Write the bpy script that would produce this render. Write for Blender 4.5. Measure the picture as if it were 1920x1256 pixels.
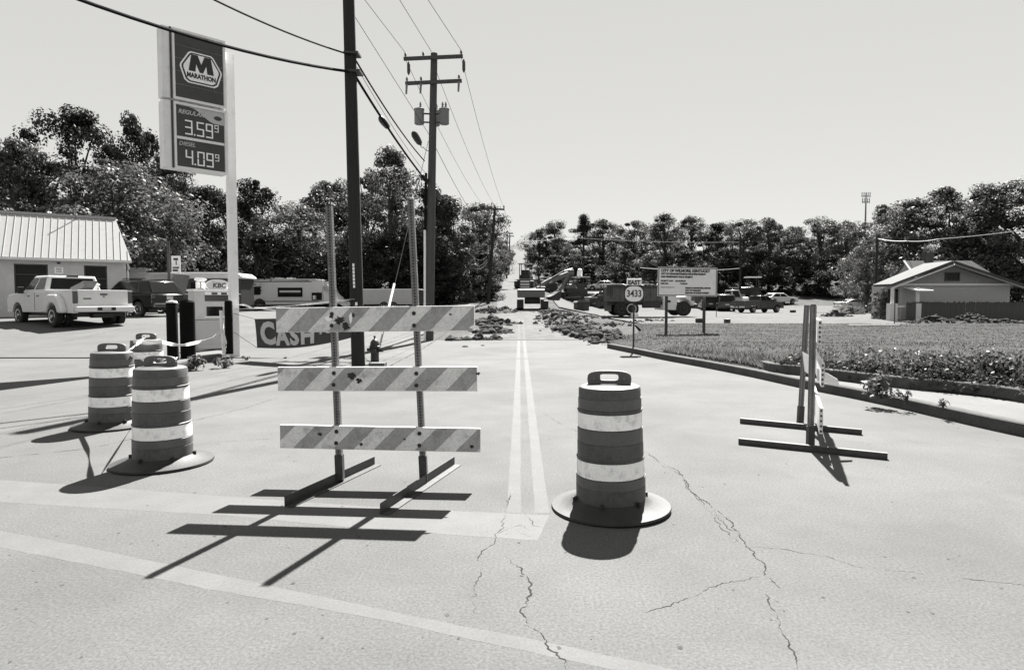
import bpy, bmesh, math, random
from mathutils import Vector, Matrix, noise
R = math.radians
rnd = random.Random(11)
scene = bpy.context.scene
for _o in list(bpy.data.objects): bpy.data.objects.remove(_o)
COL = scene.collection

# ------------------------------------------------------------------ camera
F_PX, PX0, PY0, EYE = 1182.0, 966.5, 619.5, 1.57
PITCH, YAW = 2.64, 0.41
cd = bpy.data.cameras.new('camera'); cam = bpy.data.objects.new('camera', cd); COL.objects.link(cam)
cd.sensor_width = 36.0; cd.lens = 36.0 * F_PX / 1920.0
cd.shift_x = -(PX0 - 960) / 1920.0; cd.shift_y = -(628 - PY0) / 1920.0
cd.clip_start = 0.05; cd.clip_end = 6000
cam.location = (0, 0, EYE); cam.rotation_euler = (R(90 - PITCH), 0, R(YAW))
scene.camera = cam
# ------------------------------------------------------------------ sky, sun, exposure
SUN_AZ, SUN_EL = 13.5, 50.0                      # azimuth clockwise from +Y
SKY, SUN, EXPO = 0.05, 5.0, 2.25
W = bpy.data.worlds.new('World'); scene.world = W; W.use_nodes = True
nt = W.node_tree; nt.nodes.clear()
wo = nt.nodes.new('ShaderNodeOutputWorld'); bg = nt.nodes.new('ShaderNodeBackground')
sky = nt.nodes.new('ShaderNodeTexSky'); sky.sky_type = 'NISHITA'; sky.sun_disc = False
sky.sun_elevation = R(SUN_EL); sky.sun_rotation = R(SUN_AZ); sky.altitude = 300; sky.dust_density = 0.0; sky.air_density = 0.28
bw = nt.nodes.new('ShaderNodeSeparateColor')   # blue sensitive black and white film: the blue channel of the sky
bw.mode = 'RGB'; tint = nt.nodes.new('ShaderNodeMixRGB'); tint.blend_type = 'MULTIPLY'; tint.inputs[0].default_value = 1
tint.inputs[2].default_value = (1, 0.995, 0.965, 1)
pw = nt.nodes.new('ShaderNodeMath'); pw.operation = 'POWER'; pw.inputs[1].default_value = 0.2      # the film's shoulder evens out the bright sky
ml = nt.nodes.new('ShaderNodeMath'); ml.operation = 'MULTIPLY'; ml.inputs[1].default_value = 2.46
nt.links.new(sky.outputs[0], bw.inputs[0]); nt.links.new(bw.outputs[2], pw.inputs[0]); nt.links.new(pw.outputs[0], ml.inputs[0]); nt.links.new(ml.outputs[0], tint.inputs[1])
nt.links.new(tint.outputs[0], bg.inputs[0]); bg.inputs[1].default_value = SKY
nt.links.new(bg.outputs[0], wo.inputs[0])
sl = bpy.data.lights.new('sun', 'SUN'); sl.energy = SUN; sl.angle = R(0.53); sl.color = (1, 0.99, 0.955)
so = bpy.data.objects.new('sun', sl); COL.objects.link(so)
_sd = Vector((math.sin(R(SUN_AZ)) * math.cos(R(SUN_EL)), math.cos(R(SUN_AZ)) * math.cos(R(SUN_EL)), math.sin(R(SUN_EL))))
so.rotation_euler = (-_sd).to_track_quat('-Z', 'Y').to_euler(); so.location = _sd * 60
vs = scene.view_settings; vs.view_transform = 'Standard'; vs.look = 'None'; vs.gamma = 1.0; vs.use_curve_mapping = False; vs.exposure = EXPO
scene.display_settings.display_device = 'sRGB'
scene.cycles.max_bounces = 6; scene.cycles.diffuse_bounces = 4; scene.cycles.transmission_bounces = 4; scene.cycles.transparent_max_bounces = 6
scene.cycles.caustics_reflective = False; scene.cycles.caustics_refractive = False

# ------------------------------------------------------------------ surveying: photo bearings to metres
_rot = cam.rotation_euler.to_matrix()
def ray(px, py):
    return _rot @ Vector(((px - PX0) / F_PX, -(py - PY0) / F_PX, -1.0))
def at(px, py, Y):
    d = ray(px, py); t = Y / d.y
    return Vector((0, 0, EYE)) + d * t
def gz(px, py, z=0.0):
    d = ray(px, py); t = (z - EYE) / d.z
    return Vector((0, 0, EYE)) + d * t
def xat(px, Y): return at(px, 565, Y).x

# ------------------------------------------------------------------ materials (black and white scene: greys)
def mat(name, v, rough=0.7, var=0.15, scale=8.0, bump=0.0, metal=0.0, spec=0.4, grime=0.0, gscale=2.0, detail=6, speck=0.0, sscale=180.0, stretch=(1, 1, 1), grime_v=None, sdet=2):
    m = bpy.data.materials.new(name); m.use_nodes = True
    n = m.node_tree.nodes; l = m.node_tree.links
    b = n['Principled BSDF']; b.inputs['Roughness'].default_value = rough; b.inputs['Metallic'].default_value = metal
    b.inputs['Specular IOR Level'].default_value = spec
    tc = n.new('ShaderNodeTexCoord'); mp = n.new('ShaderNodeMapping'); mp.inputs['Scale'].default_value = stretch
    l.new(tc.outputs['Object'], mp.inputs[0])
    nz = n.new('ShaderNodeTexNoise'); nz.inputs['Scale'].default_value = scale; nz.inputs['Detail'].default_value = detail; nz.inputs['Roughness'].default_value = 0.65
    l.new(mp.outputs[0], nz.inputs['Vector'])
    rp = n.new('ShaderNodeMapRange'); rp.inputs['From Min'].default_value = 0.3; rp.inputs['From Max'].default_value = 0.7
    rp.inputs['To Min'].default_value = v * (1 - var); rp.inputs['To Max'].default_value = v * (1 + var)
    l.new(nz.outputs['Fac'], rp.inputs['Value'])
    out = rp.outputs[0]
    if speck:
        s = n.new('ShaderNodeTexNoise'); s.inputs['Scale'].default_value = sscale; s.inputs['Detail'].default_value = sdet; s.inputs['Roughness'].default_value = .8
        l.new(tc.outputs['Object'], s.inputs['Vector'])
        sr = n.new('ShaderNodeMapRange'); sr.inputs['From Min'].default_value = 0.3; sr.inputs['From Max'].default_value = 0.7
        sr.inputs['To Min'].default_value = 1 - speck; sr.inputs['To Max'].default_value = 1 + speck
        l.new(s.outputs['Fac'], sr.inputs['Value'])
        mu = n.new('ShaderNodeMath'); mu.operation = 'MULTIPLY'; l.new(out, mu.inputs[0]); l.new(sr.outputs[0], mu.inputs[1]); out = mu.outputs[0]
    if grime:
        g = n.new('ShaderNodeTexNoise'); g.inputs['Scale'].default_value = gscale; g.inputs['Detail'].default_value = 8; g.inputs['Roughness'].default_value = 0.7
        l.new(mp.outputs[0], g.inputs['Vector'])
        gr = n.new('ShaderNodeMapRange'); gr.inputs['From Min'].default_value = 0.52; gr.inputs['From Max'].default_value = 0.72
        gr.inputs['To Min'].default_value = 0; gr.inputs['To Max'].default_value = grime; l.new(g.outputs['Fac'], gr.inputs['Value'])
        mx = n.new('ShaderNodeMix'); mx.data_type = 'FLOAT'
        l.new(gr.outputs[0], mx.inputs[0]); l.new(out, mx.inputs[2]); mx.inputs[3].default_value = v * 0.3 if grime_v is None else grime_v; out = mx.outputs[0]
    cb = n.new('ShaderNodeCombineColor')
    for i in range(3): l.new(out, cb.inputs[i])
    l.new(cb.outputs[0], b.inputs['Base Color'])
    if bump:
        bp = n.new('ShaderNodeBump'); bp.inputs['Strength'].default_value = bump; bp.inputs['Distance'].default_value = 0.02
        l.new(nz.outputs['Fac'], bp.inputs['Height']); l.new(bp.outputs[0], b.inputs['Normal'])
    return m
def leafmat(name, v, trans=0.35, var=0.5, gl=0.08):
    m = bpy.data.materials.new(name); m.use_nodes = True
    n = m.node_tree.nodes; l = m.node_tree.links; n.clear()
    o = n.new('ShaderNodeOutputMaterial'); d = n.new('ShaderNodeBsdfDiffuse'); t = n.new('ShaderNodeBsdfTranslucent'); g = n.new('ShaderNodeBsdfGlossy')
    g.inputs['Roughness'].default_value = 0.42
    geo = n.new('ShaderNodeNewGeometry'); mr = n.new('ShaderNodeMapRange')
    mr.inputs['To Min'].default_value = v * (1 - var); mr.inputs['To Max'].default_value = v * (1 + var)
    l.new(geo.outputs['Random Per Island'], mr.inputs['Value'])
    cb = n.new('ShaderNodeCombineColor')
    for i in range(3): l.new(mr.outputs[0], cb.inputs[i])
    l.new(cb.outputs[0], d.inputs[0]); l.new(cb.outputs[0], t.inputs[0])
    g.inputs[0].default_value = (0.5, 0.5, 0.48, 1)
    m1 = n.new('ShaderNodeMixShader'); m1.inputs[0].default_value = trans; l.new(d.outputs[0], m1.inputs[1]); l.new(t.outputs[0], m1.inputs[2])
    m2 = n.new('ShaderNodeMixShader'); m2.inputs[0].default_value = gl; l.new(m1.outputs[0], m2.inputs[1]); l.new(g.outputs[0], m2.inputs[2])
    l.new(m2.outputs[0], o.inputs[0]); return m
M = dict(
 asphalt=mat('asphalt', 0.080, 0.9, 0.20, 0.42, 0.0, spec=0.15, speck=0.42, sscale=60, sdet=5, grime=0.45, gscale=1.1, grime_v=0.058),
 lot=mat('lot_asphalt', 0.079, 0.9, 0.14, 0.8, spec=0.15, speck=0.36, sscale=40, sdet=6, grime=0.3, gscale=0.7, grime_v=0.055),
 dust=mat('dusty_road', 0.085, 0.95, 0.3, 1.4, 0.3, spec=0.1, grime=0.7, gscale=0.9, speck=0.4, sscale=9, sdet=5),
 gravel=mat('gravel', 0.08, 0.95, 0.16, 2.5, 0.4, spec=0.1, speck=0.4, sscale=7, sdet=5, grime=0.5, gscale=0.35),
 terrain=mat('terrain', 0.042, 0.95, 0.5, 0.6, 0.3, spec=0.1, grime=0.6, gscale=0.4, speck=0.5, sscale=4, sdet=6),
 turf=mat('turf_soil', 0.034, 0.95, 0.5, 3.0, 0.6, spec=0.05, grime=0.5, gscale=1.0, speck=.5, sscale=14, sdet=5),
 dirt=mat('dirt', 0.05, 0.95, 0.5, 5.0, 0.8, spec=0.05, speck=0.4, sscale=25),
 dirtlight=mat('loose_soil', 0.065, 0.95, 0.35, 4.0, 0.8, spec=0.05, speck=0.35, sscale=15, grime=0.5, gscale=1.2),
 crack=mat('crack', 0.03, 1.0, 0.3, 20, spec=0.0),
 crackpale=mat('crack_pale', 0.058, 1.0, 0.3, 20, spec=0.0),
 tar=mat('tar', 0.03, 0.6, 0.3, 10),
 paint=mat('road_paint', 0.078, 0.8, 0.10, 3.0, spec=0.2, speck=0.2, sscale=60, grime=1.0, gscale=2.6, grime_v=0.08),
 paintw=mat('stop_paint', 0.086, 0.8, 0.10, 3.0, spec=0.2, speck=0.15, sscale=60, grime=1.0, gscale=2.0, grime_v=0.08),
 concrete=mat('concrete', 0.1, 0.9, 0.15, 3.0, 0.2, spec=0.2, speck=0.15, sscale=60, grime=0.4, gscale=1.5),
 orange=mat('drum_orange', 0.07, 0.55, 0.22, 6.0, spec=0.4, grime=0.5, gscale=5.0, speck=.25, sscale=60, sdet=4),
 bandw=mat('band_white', 0.88, 0.5, 0.06, 10, spec=0.4, grime=0.75, gscale=9.0, speck=0.12, sscale=80, sdet=4),
 bando=mat('band_orange', 0.09, 0.5, 0.15, 10, spec=0.4, grime=0.4, gscale=5.0, speck=.2, sscale=60, sdet=4),
 rubber=mat('rubber', 0.022, 0.65, 0.25, 9.0, 0.2, spec=0.4),
 boardw=mat('board_white', 0.66, 0.55, 0.10, 9, spec=0.4, grime=0.75, gscale=8.0, speck=0.22, sscale=50, sdet=5),
 boardo=mat('board_orange', 0.32, 0.55, 0.12, 9, spec=0.4, grime=0.6, gscale=8.0, speck=0.25, sscale=50, sdet=5),
 boardedge=mat('board_edge', 0.6, 0.6, 0.1, 20),
 scuff=mat('scuff', 0.03, 0.9, 0.6, 30),
 galv=mat('galvanised', 0.15, 0.5, 0.25, 14, metal=0.25, grime=0.5, gscale=5),
 darksteel=mat('dark_steel', 0.045, 0.55, 0.3, 12, metal=0.2, grime=0.3, grime_v=0.1),
 bolt=mat('bolt', 0.03, 0.5, 0.2, 30, metal=0.5),
 wood=mat('pole_wood', 0.03, 0.9, 0.35, 3.0, 0.5, spec=0.15, stretch=(14, 14, 0.5), grime=0.4, gscale=3),
 woodlight=mat('pole_wood_grey', 0.075, 0.9, 0.3, 3.0, 0.5, spec=0.15, stretch=(14, 14, 0.5), grime=0.4, gscale=3),
 cable=mat('cable', 0.012, 0.9, 0.2, 10, spec=0.05), wire=mat('wire', 0.03, 0.8, 0.2, 10, spec=0.1),
 xfmr=mat('transformer_grey', 0.16, 0.5, 0.1, 6, grime=0.3),
 signgrey=mat('sign_frame', 0.72, 0.5, 0.06, 4, spec=0.4, grime=0.25, gscale=3),
 signpole=mat('pole_paint', 0.82, 0.45, 0.06, 3, spec=0.4, grime=0.3, gscale=3),
 signdark=mat('sign_dark', 0.035, 0.35, 0.2, 5, spec=0.5), signblack=mat('sign_black', 0.02, 0.4, 0.15, 5),
 signmid=mat('sign_mid', 0.45, 0.4, 0.1, 6), signwhite=mat('sign_white', 0.85, 0.4, 0.05, 6),
 signface=mat('sign_face', 0.8, 0.5, 0.06, 6, grime=0.15), lettering=mat('lettering', 0.03, 0.6, 0.1, 9),
 brick=mat('painted_brick', 0.5, 0.85, 0.10, 3, spec=0.2), mortar=mat('mortar', 0.44, 0.9, 0.1, 8),
 roofmetal=mat('roof_metal', 0.3, 0.4, 0.06, 2, metal=0.2, grime=0.3, gscale=2), seam=mat('roof_seam', 0.3, 0.45, 0.06, 3, metal=0.2),
 trim=mat('white_trim', 0.55, 0.5, 0.05, 5), glass=mat('window_glass', 0.012, 0.08, 0.2, 1.5, spec=0.14),
 carwhite=mat('white_paint', 0.62, 0.25, 0.03, 3, spec=0.5, grime=0.12), carblack=mat('black_paint', 0.008, 0.15, 0.1, 3, spec=0.35),
 cargrey=mat('dark_grey_paint', 0.05, 0.25, 0.1, 3, spec=0.5), carsilver=mat('silver_paint', 0.35, 0.3, 0.05, 3, spec=0.5, metal=0.3),
 chrome=mat('chrome', 0.5, 0.2, 0.05, 5, metal=0.9), plastic=mat('black_plastic', 0.02, 0.5, 0.2, 9), tyre=mat('tyre', 0.02, 0.85, 0.3, 12),
 lamp=mat('lamp_lens', 0.05, 0.15, 0.2, 9, spec=0.7), plate=mat('plate', 0.5, 0.5, 0.2, 30),
 pumpgrey=mat('pump_grey', 0.5, 0.5, 0.06, 5, grime=0.2), pumplow=mat('pump_panel', 0.4, 0.45, 0.06, 5, metal=0.2), bollard=mat('bollard_dark', 0.008, 0.9, 0.2, 6, spec=0.05),
 tape=mat('barrier_tape', 0.72, 0.5, 0.05, 10), banner=mat('banner_cloth', 0.05, 0.75, 0.2, 4, grime=0.2), bannerletter=mat('banner_letter', 0.5, 0.7, 0.15, 8),
 rvbeige=mat('motorhome_skin', 0.55, 0.45, 0.05, 3), rvdark=mat('motorhome_stripe', 0.06, 0.4, 0.1, 5), busdark=mat('bus_dark', 0.03, 0.35, 0.2, 5),
 machine=mat('machine_yellow', 0.11, 0.5, 0.2, 6, grime=0.5, gscale=3), machinedark=mat('machine_dark', 0.03, 0.6, 0.3, 6, grime=0.4, grime_v=0.1),
 trackm=mat('track', 0.025, 0.7, 0.4, 10, grime=0.4, grime_v=0.1), truckbox=mat('truck_box', 0.085, 0.6, 0.25, 4, grime=0.5, gscale=3, grime_v=0.15),
 siding=mat('siding', 0.36, 0.7, 0.06, 5), gable=mat('gable', 0.24, 0.8, 0.1, 5), shingle=mat('shingle', 0.055, 0.9, 0.2, 6, speck=0.3, sscale=12),
 shingledark=mat('shingle_dark', 0.05, 0.9, 0.3, 4, speck=0.3, sscale=12), fencewood=mat('fence_wood', 0.07, 0.9, 0.3, 6, stretch=(1, 1, 0.2)),
 bark=mat('bark', 0.045, 0.95, 0.4, 4, 0.6, stretch=(6, 6, 1)), kerbc=mat('kerb_concrete', 0.075, 0.9, 0.2, 3.0, 0.3, spec=0.1, speck=0.2, sscale=40, grime=0.5, gscale=1.2), stone=mat('stone', 0.1, 0.9, 0.2, 4, 0.4),
 hydrant=mat('hydrant_paint', 0.035, 0.5, 0.2, 6), crate=mat('crate_wood', 0.14, 0.85, 0.2, 4, stretch=(1, 8, 8)),
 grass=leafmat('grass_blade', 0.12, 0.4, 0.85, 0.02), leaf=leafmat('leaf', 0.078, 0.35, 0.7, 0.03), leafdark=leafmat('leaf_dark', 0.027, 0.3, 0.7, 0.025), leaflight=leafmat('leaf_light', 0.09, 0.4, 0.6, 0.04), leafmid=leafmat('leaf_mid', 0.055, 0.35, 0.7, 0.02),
)

# ------------------------------------------------------------------ mesh builder
class MB:
    def __init__(s): s.v = []; s.f = []
    def add(s, vs, fs):
        k = len(s.v); s.v += [tuple(v) for v in vs]; s.f += [tuple(i + k for i in f) for f in fs]; return s
    def box(s, c, d, rz=0.0, m=None):
        x, y, z = d[0] / 2, d[1] / 2, d[2] / 2
        P = [Vector((sx * x, sy * y, sz * z)) for sz in (-1, 1) for sy in (-1, 1) for sx in (-1, 1)]
        mm = m if m is not None else Matrix.Rotation(rz, 3, 'Z')
        return s.add([mm @ p + Vector(c) for p in P], [(0, 2, 3, 1), (4, 5, 7, 6), (0, 1, 5, 4), (2, 6, 7, 3), (0, 4, 6, 2), (1, 3, 7, 5)])
    def bar(s, a, b, w, h, up=(0, 0, 1)):
        a, b = Vector(a), Vector(b); d = b - a; L = d.length; x = d.normalized(); u = Vector(up)
        y = u.cross(x)
        if y.length < 1e-4: y = Vector((0, 1, 0)).cross(x)
        y.normalize(); z = x.cross(y)
        mm = Matrix((x, y, z)).transposed()
        return s.box((a + b) / 2, (L, w, h), m=mm)
    def cyl(s, a, b, r0, r1=None, n=10, caps=True):
        a, b = Vector(a), Vector(b); r1 = r0 if r1 is None else r1
        x = (b - a).normalized(); y = x.orthogonal().normalized(); z = x.cross(y)
        vs = []; 
        for p, r in ((a, r0), (b, r1)):
            for i in range(n):
                t = 2 * math.pi * i / n; vs.append(p + (y * math.cos(t) + z * math.sin(t)) * r)
        fs = [(i, (i + 1) % n, n + (i + 1) % n, n + i) for i in range(n)]
        if caps: fs += [tuple(range(n - 1, -1, -1)), tuple(range(n, 2 * n))]
        return s.add(vs, fs)
    def tube(s, pts, r, n=6):
        pts = [Vector(p) for p in pts]; vs = []; fs = []
        for i, p in enumerate(pts):
            d = (pts[min(i + 1, len(pts) - 1)] - pts[max(i - 1, 0)]).normalized()
            y = d.cross(Vector((0, 0, 1)));
            if y.length < 1e-3: y = d.cross(Vector((1, 0, 0)))
            y.normalize(); z = d.cross(y); rr = r[i] if isinstance(r, (list, tuple)) else r
            for k in range(n):
                t = 2 * math.pi * k / n; vs.append(p + (y * math.cos(t) + z * math.sin(t)) * rr)
        for i in range(len(pts) - 1):
            for k in range(n):
                fs.append((i * n + k, i * n + (k + 1) % n, (i + 1) * n + (k + 1) % n, (i + 1) * n + k))
        fs += [tuple(range(n - 1, -1, -1)), tuple(range((len(pts) - 1) * n, len(pts) * n))]
        return s.add(vs, fs)
    def lathe(s, prof, c=(0, 0, 0), n=24, m=None, caps=True):
        c = Vector(c); vs = []; fs = []
        for r, z in prof:
            for k in range(n):
                t = 2 * math.pi * k / n; p = Vector((r * math.cos(t), r * math.sin(t), z)); vs.append((m @ p if m else p) + c)
        for i in range(len(prof) - 1):
            for k in range(n): fs.append((i * n + k, i * n + (k + 1) % n, (i + 1) * n + (k + 1) % n, (i + 1) * n + k))
        if caps: fs += [tuple(range(n - 1, -1, -1)), tuple(range((len(prof) - 1) * n, len(prof) * n))]
        return s.add(vs, fs)
    def prism(s, out, a, b, axis='y'):
        """outline of (u, z) pairs, extruded along an axis from a to b"""
        n = len(out)
        f = (lambda u, z, t: (u, t, z)) if axis == 'y' else ((lambda u, z, t: (t, u, z)) if axis == 'x' else (lambda u, z, t: (u, z, t)))
        vs = [f(u, z, a) for u, z in out] + [f(u, z, b) for u, z in out]
        return s.add(vs, [tuple(range(n - 1, -1, -1)), tuple(range(n, 2 * n))] + [(i, (i + 1) % n, n + (i + 1) % n, n + i) for i in range(n)])
    def quad(s, *p): return s.add(p, [tuple(range(len(p)))])
    def slab(s, pts, t):
        """polygon pushed back along its normal to thickness t"""
        pts = [Vector(p) for p in pts]; nrm = (pts[1] - pts[0]).cross(pts[2] - pts[0]).normalized(); n = len(pts)
        return s.add(pts + [p - nrm * t for p in pts], [tuple(range(n)), tuple(range(2 * n - 1, n - 1, -1))] + [(i, n + i, n + (i + 1) % n, (i + 1) % n) for i in range(n)])
    def build(s, name, m, parent=None, loc=None, rz=0.0, smooth=False, bevel=0.0, label=None, kind=None, fix=True):
        me = bpy.data.meshes.new(name); me.from_pydata(s.v, [], s.f); me.update()
        if fix:
            bm = bmesh.new(); bm.from_mesh(me); bmesh.ops.recalc_face_normals(bm, faces=bm.faces); bm.to_mesh(me); bm.free()
        return link(name, me, m, parent, loc, rz, smooth, bevel, label, kind)
def link(name, me, m, parent=None, loc=None, rz=0.0, smooth=False, bevel=0.0, label=None, kind=None):
    o = bpy.data.objects.new(name, me); COL.objects.link(o)
    if m is not None and len(me.materials) == 0: me.materials.append(M[m] if isinstance(m, str) else m)
    if parent is not None: o.parent = parent
    if loc is not None: o.location = loc
    if rz: o.rotation_euler = (0, 0, rz)
    if smooth:
        me.shade_smooth()
        try: me.set_sharp_from_angle(angle=R(38))
        except Exception: pass
    if bevel:
        b = o.modifiers.new('bevel', 'BEVEL'); b.width = bevel; b.segments = 2; b.limit_method = 'ANGLE'; b.angle_limit = R(35)
    if label: o['label'] = label
    if kind: o['kind'] = kind
    return o
def tag(o, label, cat, group=None):
    o['label'] = label; o['category'] = cat
    if group: o['group'] = group
    return o
def thing(name, label, cat, loc=(0, 0, 0), rz=0.0, group=None, rot=None):
    o = bpy.data.objects.new(name, None); o.empty_display_size = 0.3; COL.objects.link(o); o.location = loc
    o.rotation_euler = rot if rot is not None else (0, 0, rz)
    return tag(o, label, cat, group)
def kids(o): return [c for c in bpy.data.objects if c.parent == o]
def copy_tree(o, loc=None, rz=None, label=None, group=None, scale=None):
    def rec(a, p):
        c = a.copy(); COL.objects.link(c)
        if p is not None: c.parent = p
        for k in kids(a): rec(k, c)
        return c
    r = rec(o, None)
    if loc is not None: r.location = loc
    if rz is not None: r.rotation_euler = (0, 0, rz)
    if label: r['label'] = label
    if group: r['group'] = group
    if scale: r.scale = (scale,) * 3
    return r
_fontcache = {}
def text(name, body, size, loc, mtx, m, parent, bold=0.0, shear=0.0, ext=0.003, align='CENTER', sx=1.0, space=1.0, fit=None):
    """flat lettering: mtx is the 3x3 whose columns are right, up, outward"""
    c = bpy.data.curves.new(name, 'FONT'); c.body = body; c.size = size; c.extrude = ext; c.offset = bold; c.shear = shear
    c.align_x = align; c.align_y = 'CENTER'; c.resolution_u = 3; c.space_character = space
    o = bpy.data.objects.new(name, c); COL.objects.link(o)
    dg = bpy.context.evaluated_depsgraph_get(); dg.update()
    me = bpy.data.meshes.new_from_object(o.evaluated_get(dg)); me.name = name
    bpy.data.objects.remove(o); bpy.data.curves.remove(c)
    if fit:
        xs_ = [v.co.x for v in me.vertices]; sx = fit / (max(xs_) - min(xs_))
    t = Matrix.Translation(Vector(loc)) @ mtx.to_4x4() @ Matrix.Diagonal((sx, 1, 1, 1))
    me.transform(t); me.materials.clear()
    return link(name, me, m, parent)
def frame_of(a, b, up=(0, 0, 1)):
    """right = a->b, up, outward"""
    x = (Vector(b) - Vector(a)).normalized(); u = Vector(up); z = x.cross(u).normalized(); y = z.cross(x).normalized()
    return Matrix((x, y, z)).transposed()

# ------------------------------------------------------------------ terrain
def interp(tab, y):
    if y <= tab[0][0]: return tab[0][1]
    for (a, va), (b, vb) in zip(tab, tab[1:]):
        if y <= b:
            t = (y - a) / (b - a); return va + (vb - va) * t
    return tab[-1][1]
def smooth_interp(tab, y, w=2.5):
    return sum(interp(tab, y + d * w) for d in (-1, -0.5, 0, 0.5, 1)) / 5
def sm(a, b, t):
    t = max(0.0, min(1.0, (t - a) / (b - a))); return t * t * (3 - 2 * t)
ROADT = [(22, 0), (30, .18), (40, .55), (50, 1.02), (60, 1.55), (80, 2.9), (124, 6), (150, 8), (250, 20), (400, 37), (470, 42), (560, 38), (800, 20)]
RIGHTT = [(20, 0), (26, .1), (33, .40), (45, .52), (65, .45), (75, .9), (90, 2.4), (110, 4.6), (150, 9), (250, 15), (500, 20)]
LEFTT = [(17, 0), (22, .33), (26, .68), (32, .85), (50, .85), (65, 1.2), (90, 3), (150, 8), (300, 16)]
def h(x, y):
    r = smooth_interp(ROADT, y); a = sm(-4.2, -8.5, x) if x < 0 else sm(2.6, 7.5, x)
    if x < 0 and y > 60: a = sm(-5, -30, x)
    if x > 0 and y > 100: a = sm(4, 60, x)
    o = smooth_interp(LEFTT if x < 0 else RIGHTT, y)
    return r * (1 - a) + o * a
def terp(pts, t):
    """point on polyline given by y"""
    return interp(sorted(pts), t)

def spline(pts, n=6):
    P = [Vector((*p, 0)) if len(p) == 2 else Vector(p) for p in pts]; out = []
    for i in range(len(P) - 1):
        a, b, c, d = P[max(i - 1, 0)], P[i], P[i + 1], P[min(i + 2, len(P) - 1)]
        for k in range(n):
            t = k / n
            out.append(0.5 * ((2 * b) + (c - a) * t + (2 * a - 5 * b + 4 * c - d) * t * t + (3 * b - a - 3 * c + d) * t ** 3))
    out.append(P[-1]); return out
def sheet(name, xl, xr, ys, nx, zf, m, kind='structure', parent=None, smooth=True):
    vs = []; fs = []
    for y in ys:
        a, b = xl(y), xr(y)
        for i in range(nx + 1):
            x = a + (b - a) * i / nx; vs.append((x, y, zf(x, y)))
    w = nx + 1
    for j in range(len(ys) - 1):
        for i in range(nx): fs.append((j * w + i, j * w + i + 1, (j + 1) * w + i + 1, (j + 1) * w + i))
    mb = MB(); mb.add(vs, fs)
    return mb.build(name, m, parent, smooth=smooth, kind=kind, fix=False)
def frange(a, b, s):
    n = max(1, round((b - a) / s)); return [a + (b - a) * i / n for i in range(n + 1)]

# ------------------------------------------------------------------ ground
xs = [-2500, -1500, -900, -500, -300, -200, -140, -100, -80] + frange(-60, 60, 1.5) + [80, 100, 140, 200, 300, 500, 900, 1500, 2500]
ys = [-1500, -600, -200, -80, -40] + frange(-20, 160, 1.5) + [175, 200, 225, 250, 300, 350, 400, 430, 470, 520, 600, 800, 1200, 2000, 3500]
gm = MB(); gm.add([(x, y, h(x, y) - 0.06 - (0.9 if (x > 6 and y < 33) else 0) * 0) for y in ys for x in xs],
       [(j * len(xs) + i, j * len(xs) + i + 1, (j + 1) * len(xs) + i + 1, (j + 1) * len(xs) + i) for j in range(len(ys) - 1) for i in range(len(xs) - 1)])
gm.build('ground', 'terrain', smooth=True, kind='structure', fix=False)
KERB = [(15, 2.0), (10, 2.6), (7.6, 3.8), (6.5, 5.2), (6.02, 6.6)] + [(gz(a, b).x, gz(a, b).y) for a, b in ((1853, 805), (1700, 769), (1600, 747), (1500, 727), (1400, 705), (1320, 689), (1245, 675), (1183, 662), (1138, 653))]
INNER = [(16, 3.4), (11, 4.2), (8.4, 5.6), (7.4, 7.3)] + [(gz(a, b, .145).x, gz(a, b, .145).y) for a, b in ((1853, 745), (1700, 729), (1600, 717), (1500, 704), (1440, 697))] + [(5.22, 14.2), (5.02, 16.5)]
kx = lambda y: interp(sorted((b, a) for a, b in KERB), y)
ix = lambda y: interp(sorted((b, a) for a, b in INNER), y) if y < 13.0 else kx(y) + 0.16
road = sheet('road', lambda y: -60 if y < 17 else -4.25, lambda y: 60 if y < 3 else (kx(y) + 0.05 if y < 22 else 3.4), frange(-20, 24.6, 0.8), 40, h, 'asphalt')
sheet('forecourt', lambda y: -60, lambda y: -4.25 - 0.0 * y, frange(17, 64, 1.0), 40, lambda x, y: h(x, y), 'lot')
droad = sheet('dug_up_road', lambda y: interp([(24.6, -2.7), (30, -2.0), (45, -1.6), (60, -2.2), (120, -3), (400, -3.2)], y),
      lambda y: interp([(24.6, 3.4), (30, 2.0), (40, 1.9), (60, 2.4), (120, 3), (400, 3.2)], y), frange(24.6, 130, 1.2) + frange(135, 470, 10)[0:], 6, lambda x, y: h(x, y) + 0.01, 'dust')
sheet('torn_up_verge', lambda y: -4.3, lambda y: interp([(24.6, -2.7), (30, -2.0), (45, -1.6), (62, -2.2)], y), frange(24.6, 62, 1.2), 5, lambda x, y: h(x, y) + 0.006, 'dirtlight')
sheet('gravel_lot', lambda y: interp([(28, 7), (33, 6.6), (41, 5.6), (46, 5.4), (52, 3.2), (76, 3.5)], y), lambda y: 48, frange(32, 76, 1.0), 40, lambda x, y: h(x, y) + 0.012 + 0.03 * noise.noise(Vector((x * .4, y * .4, 0))), 'gravel')
for ya, yb, x0, x1 in ((84, 90, 1.0, 11.0), (92, 95.5, 8, 26)):
    sheet('gravel_drive', lambda y: x0, lambda y: x1, frange(ya, yb, 0.7), 16, lambda x, y: h(x, y) + 0.08, 'gravel')
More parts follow.
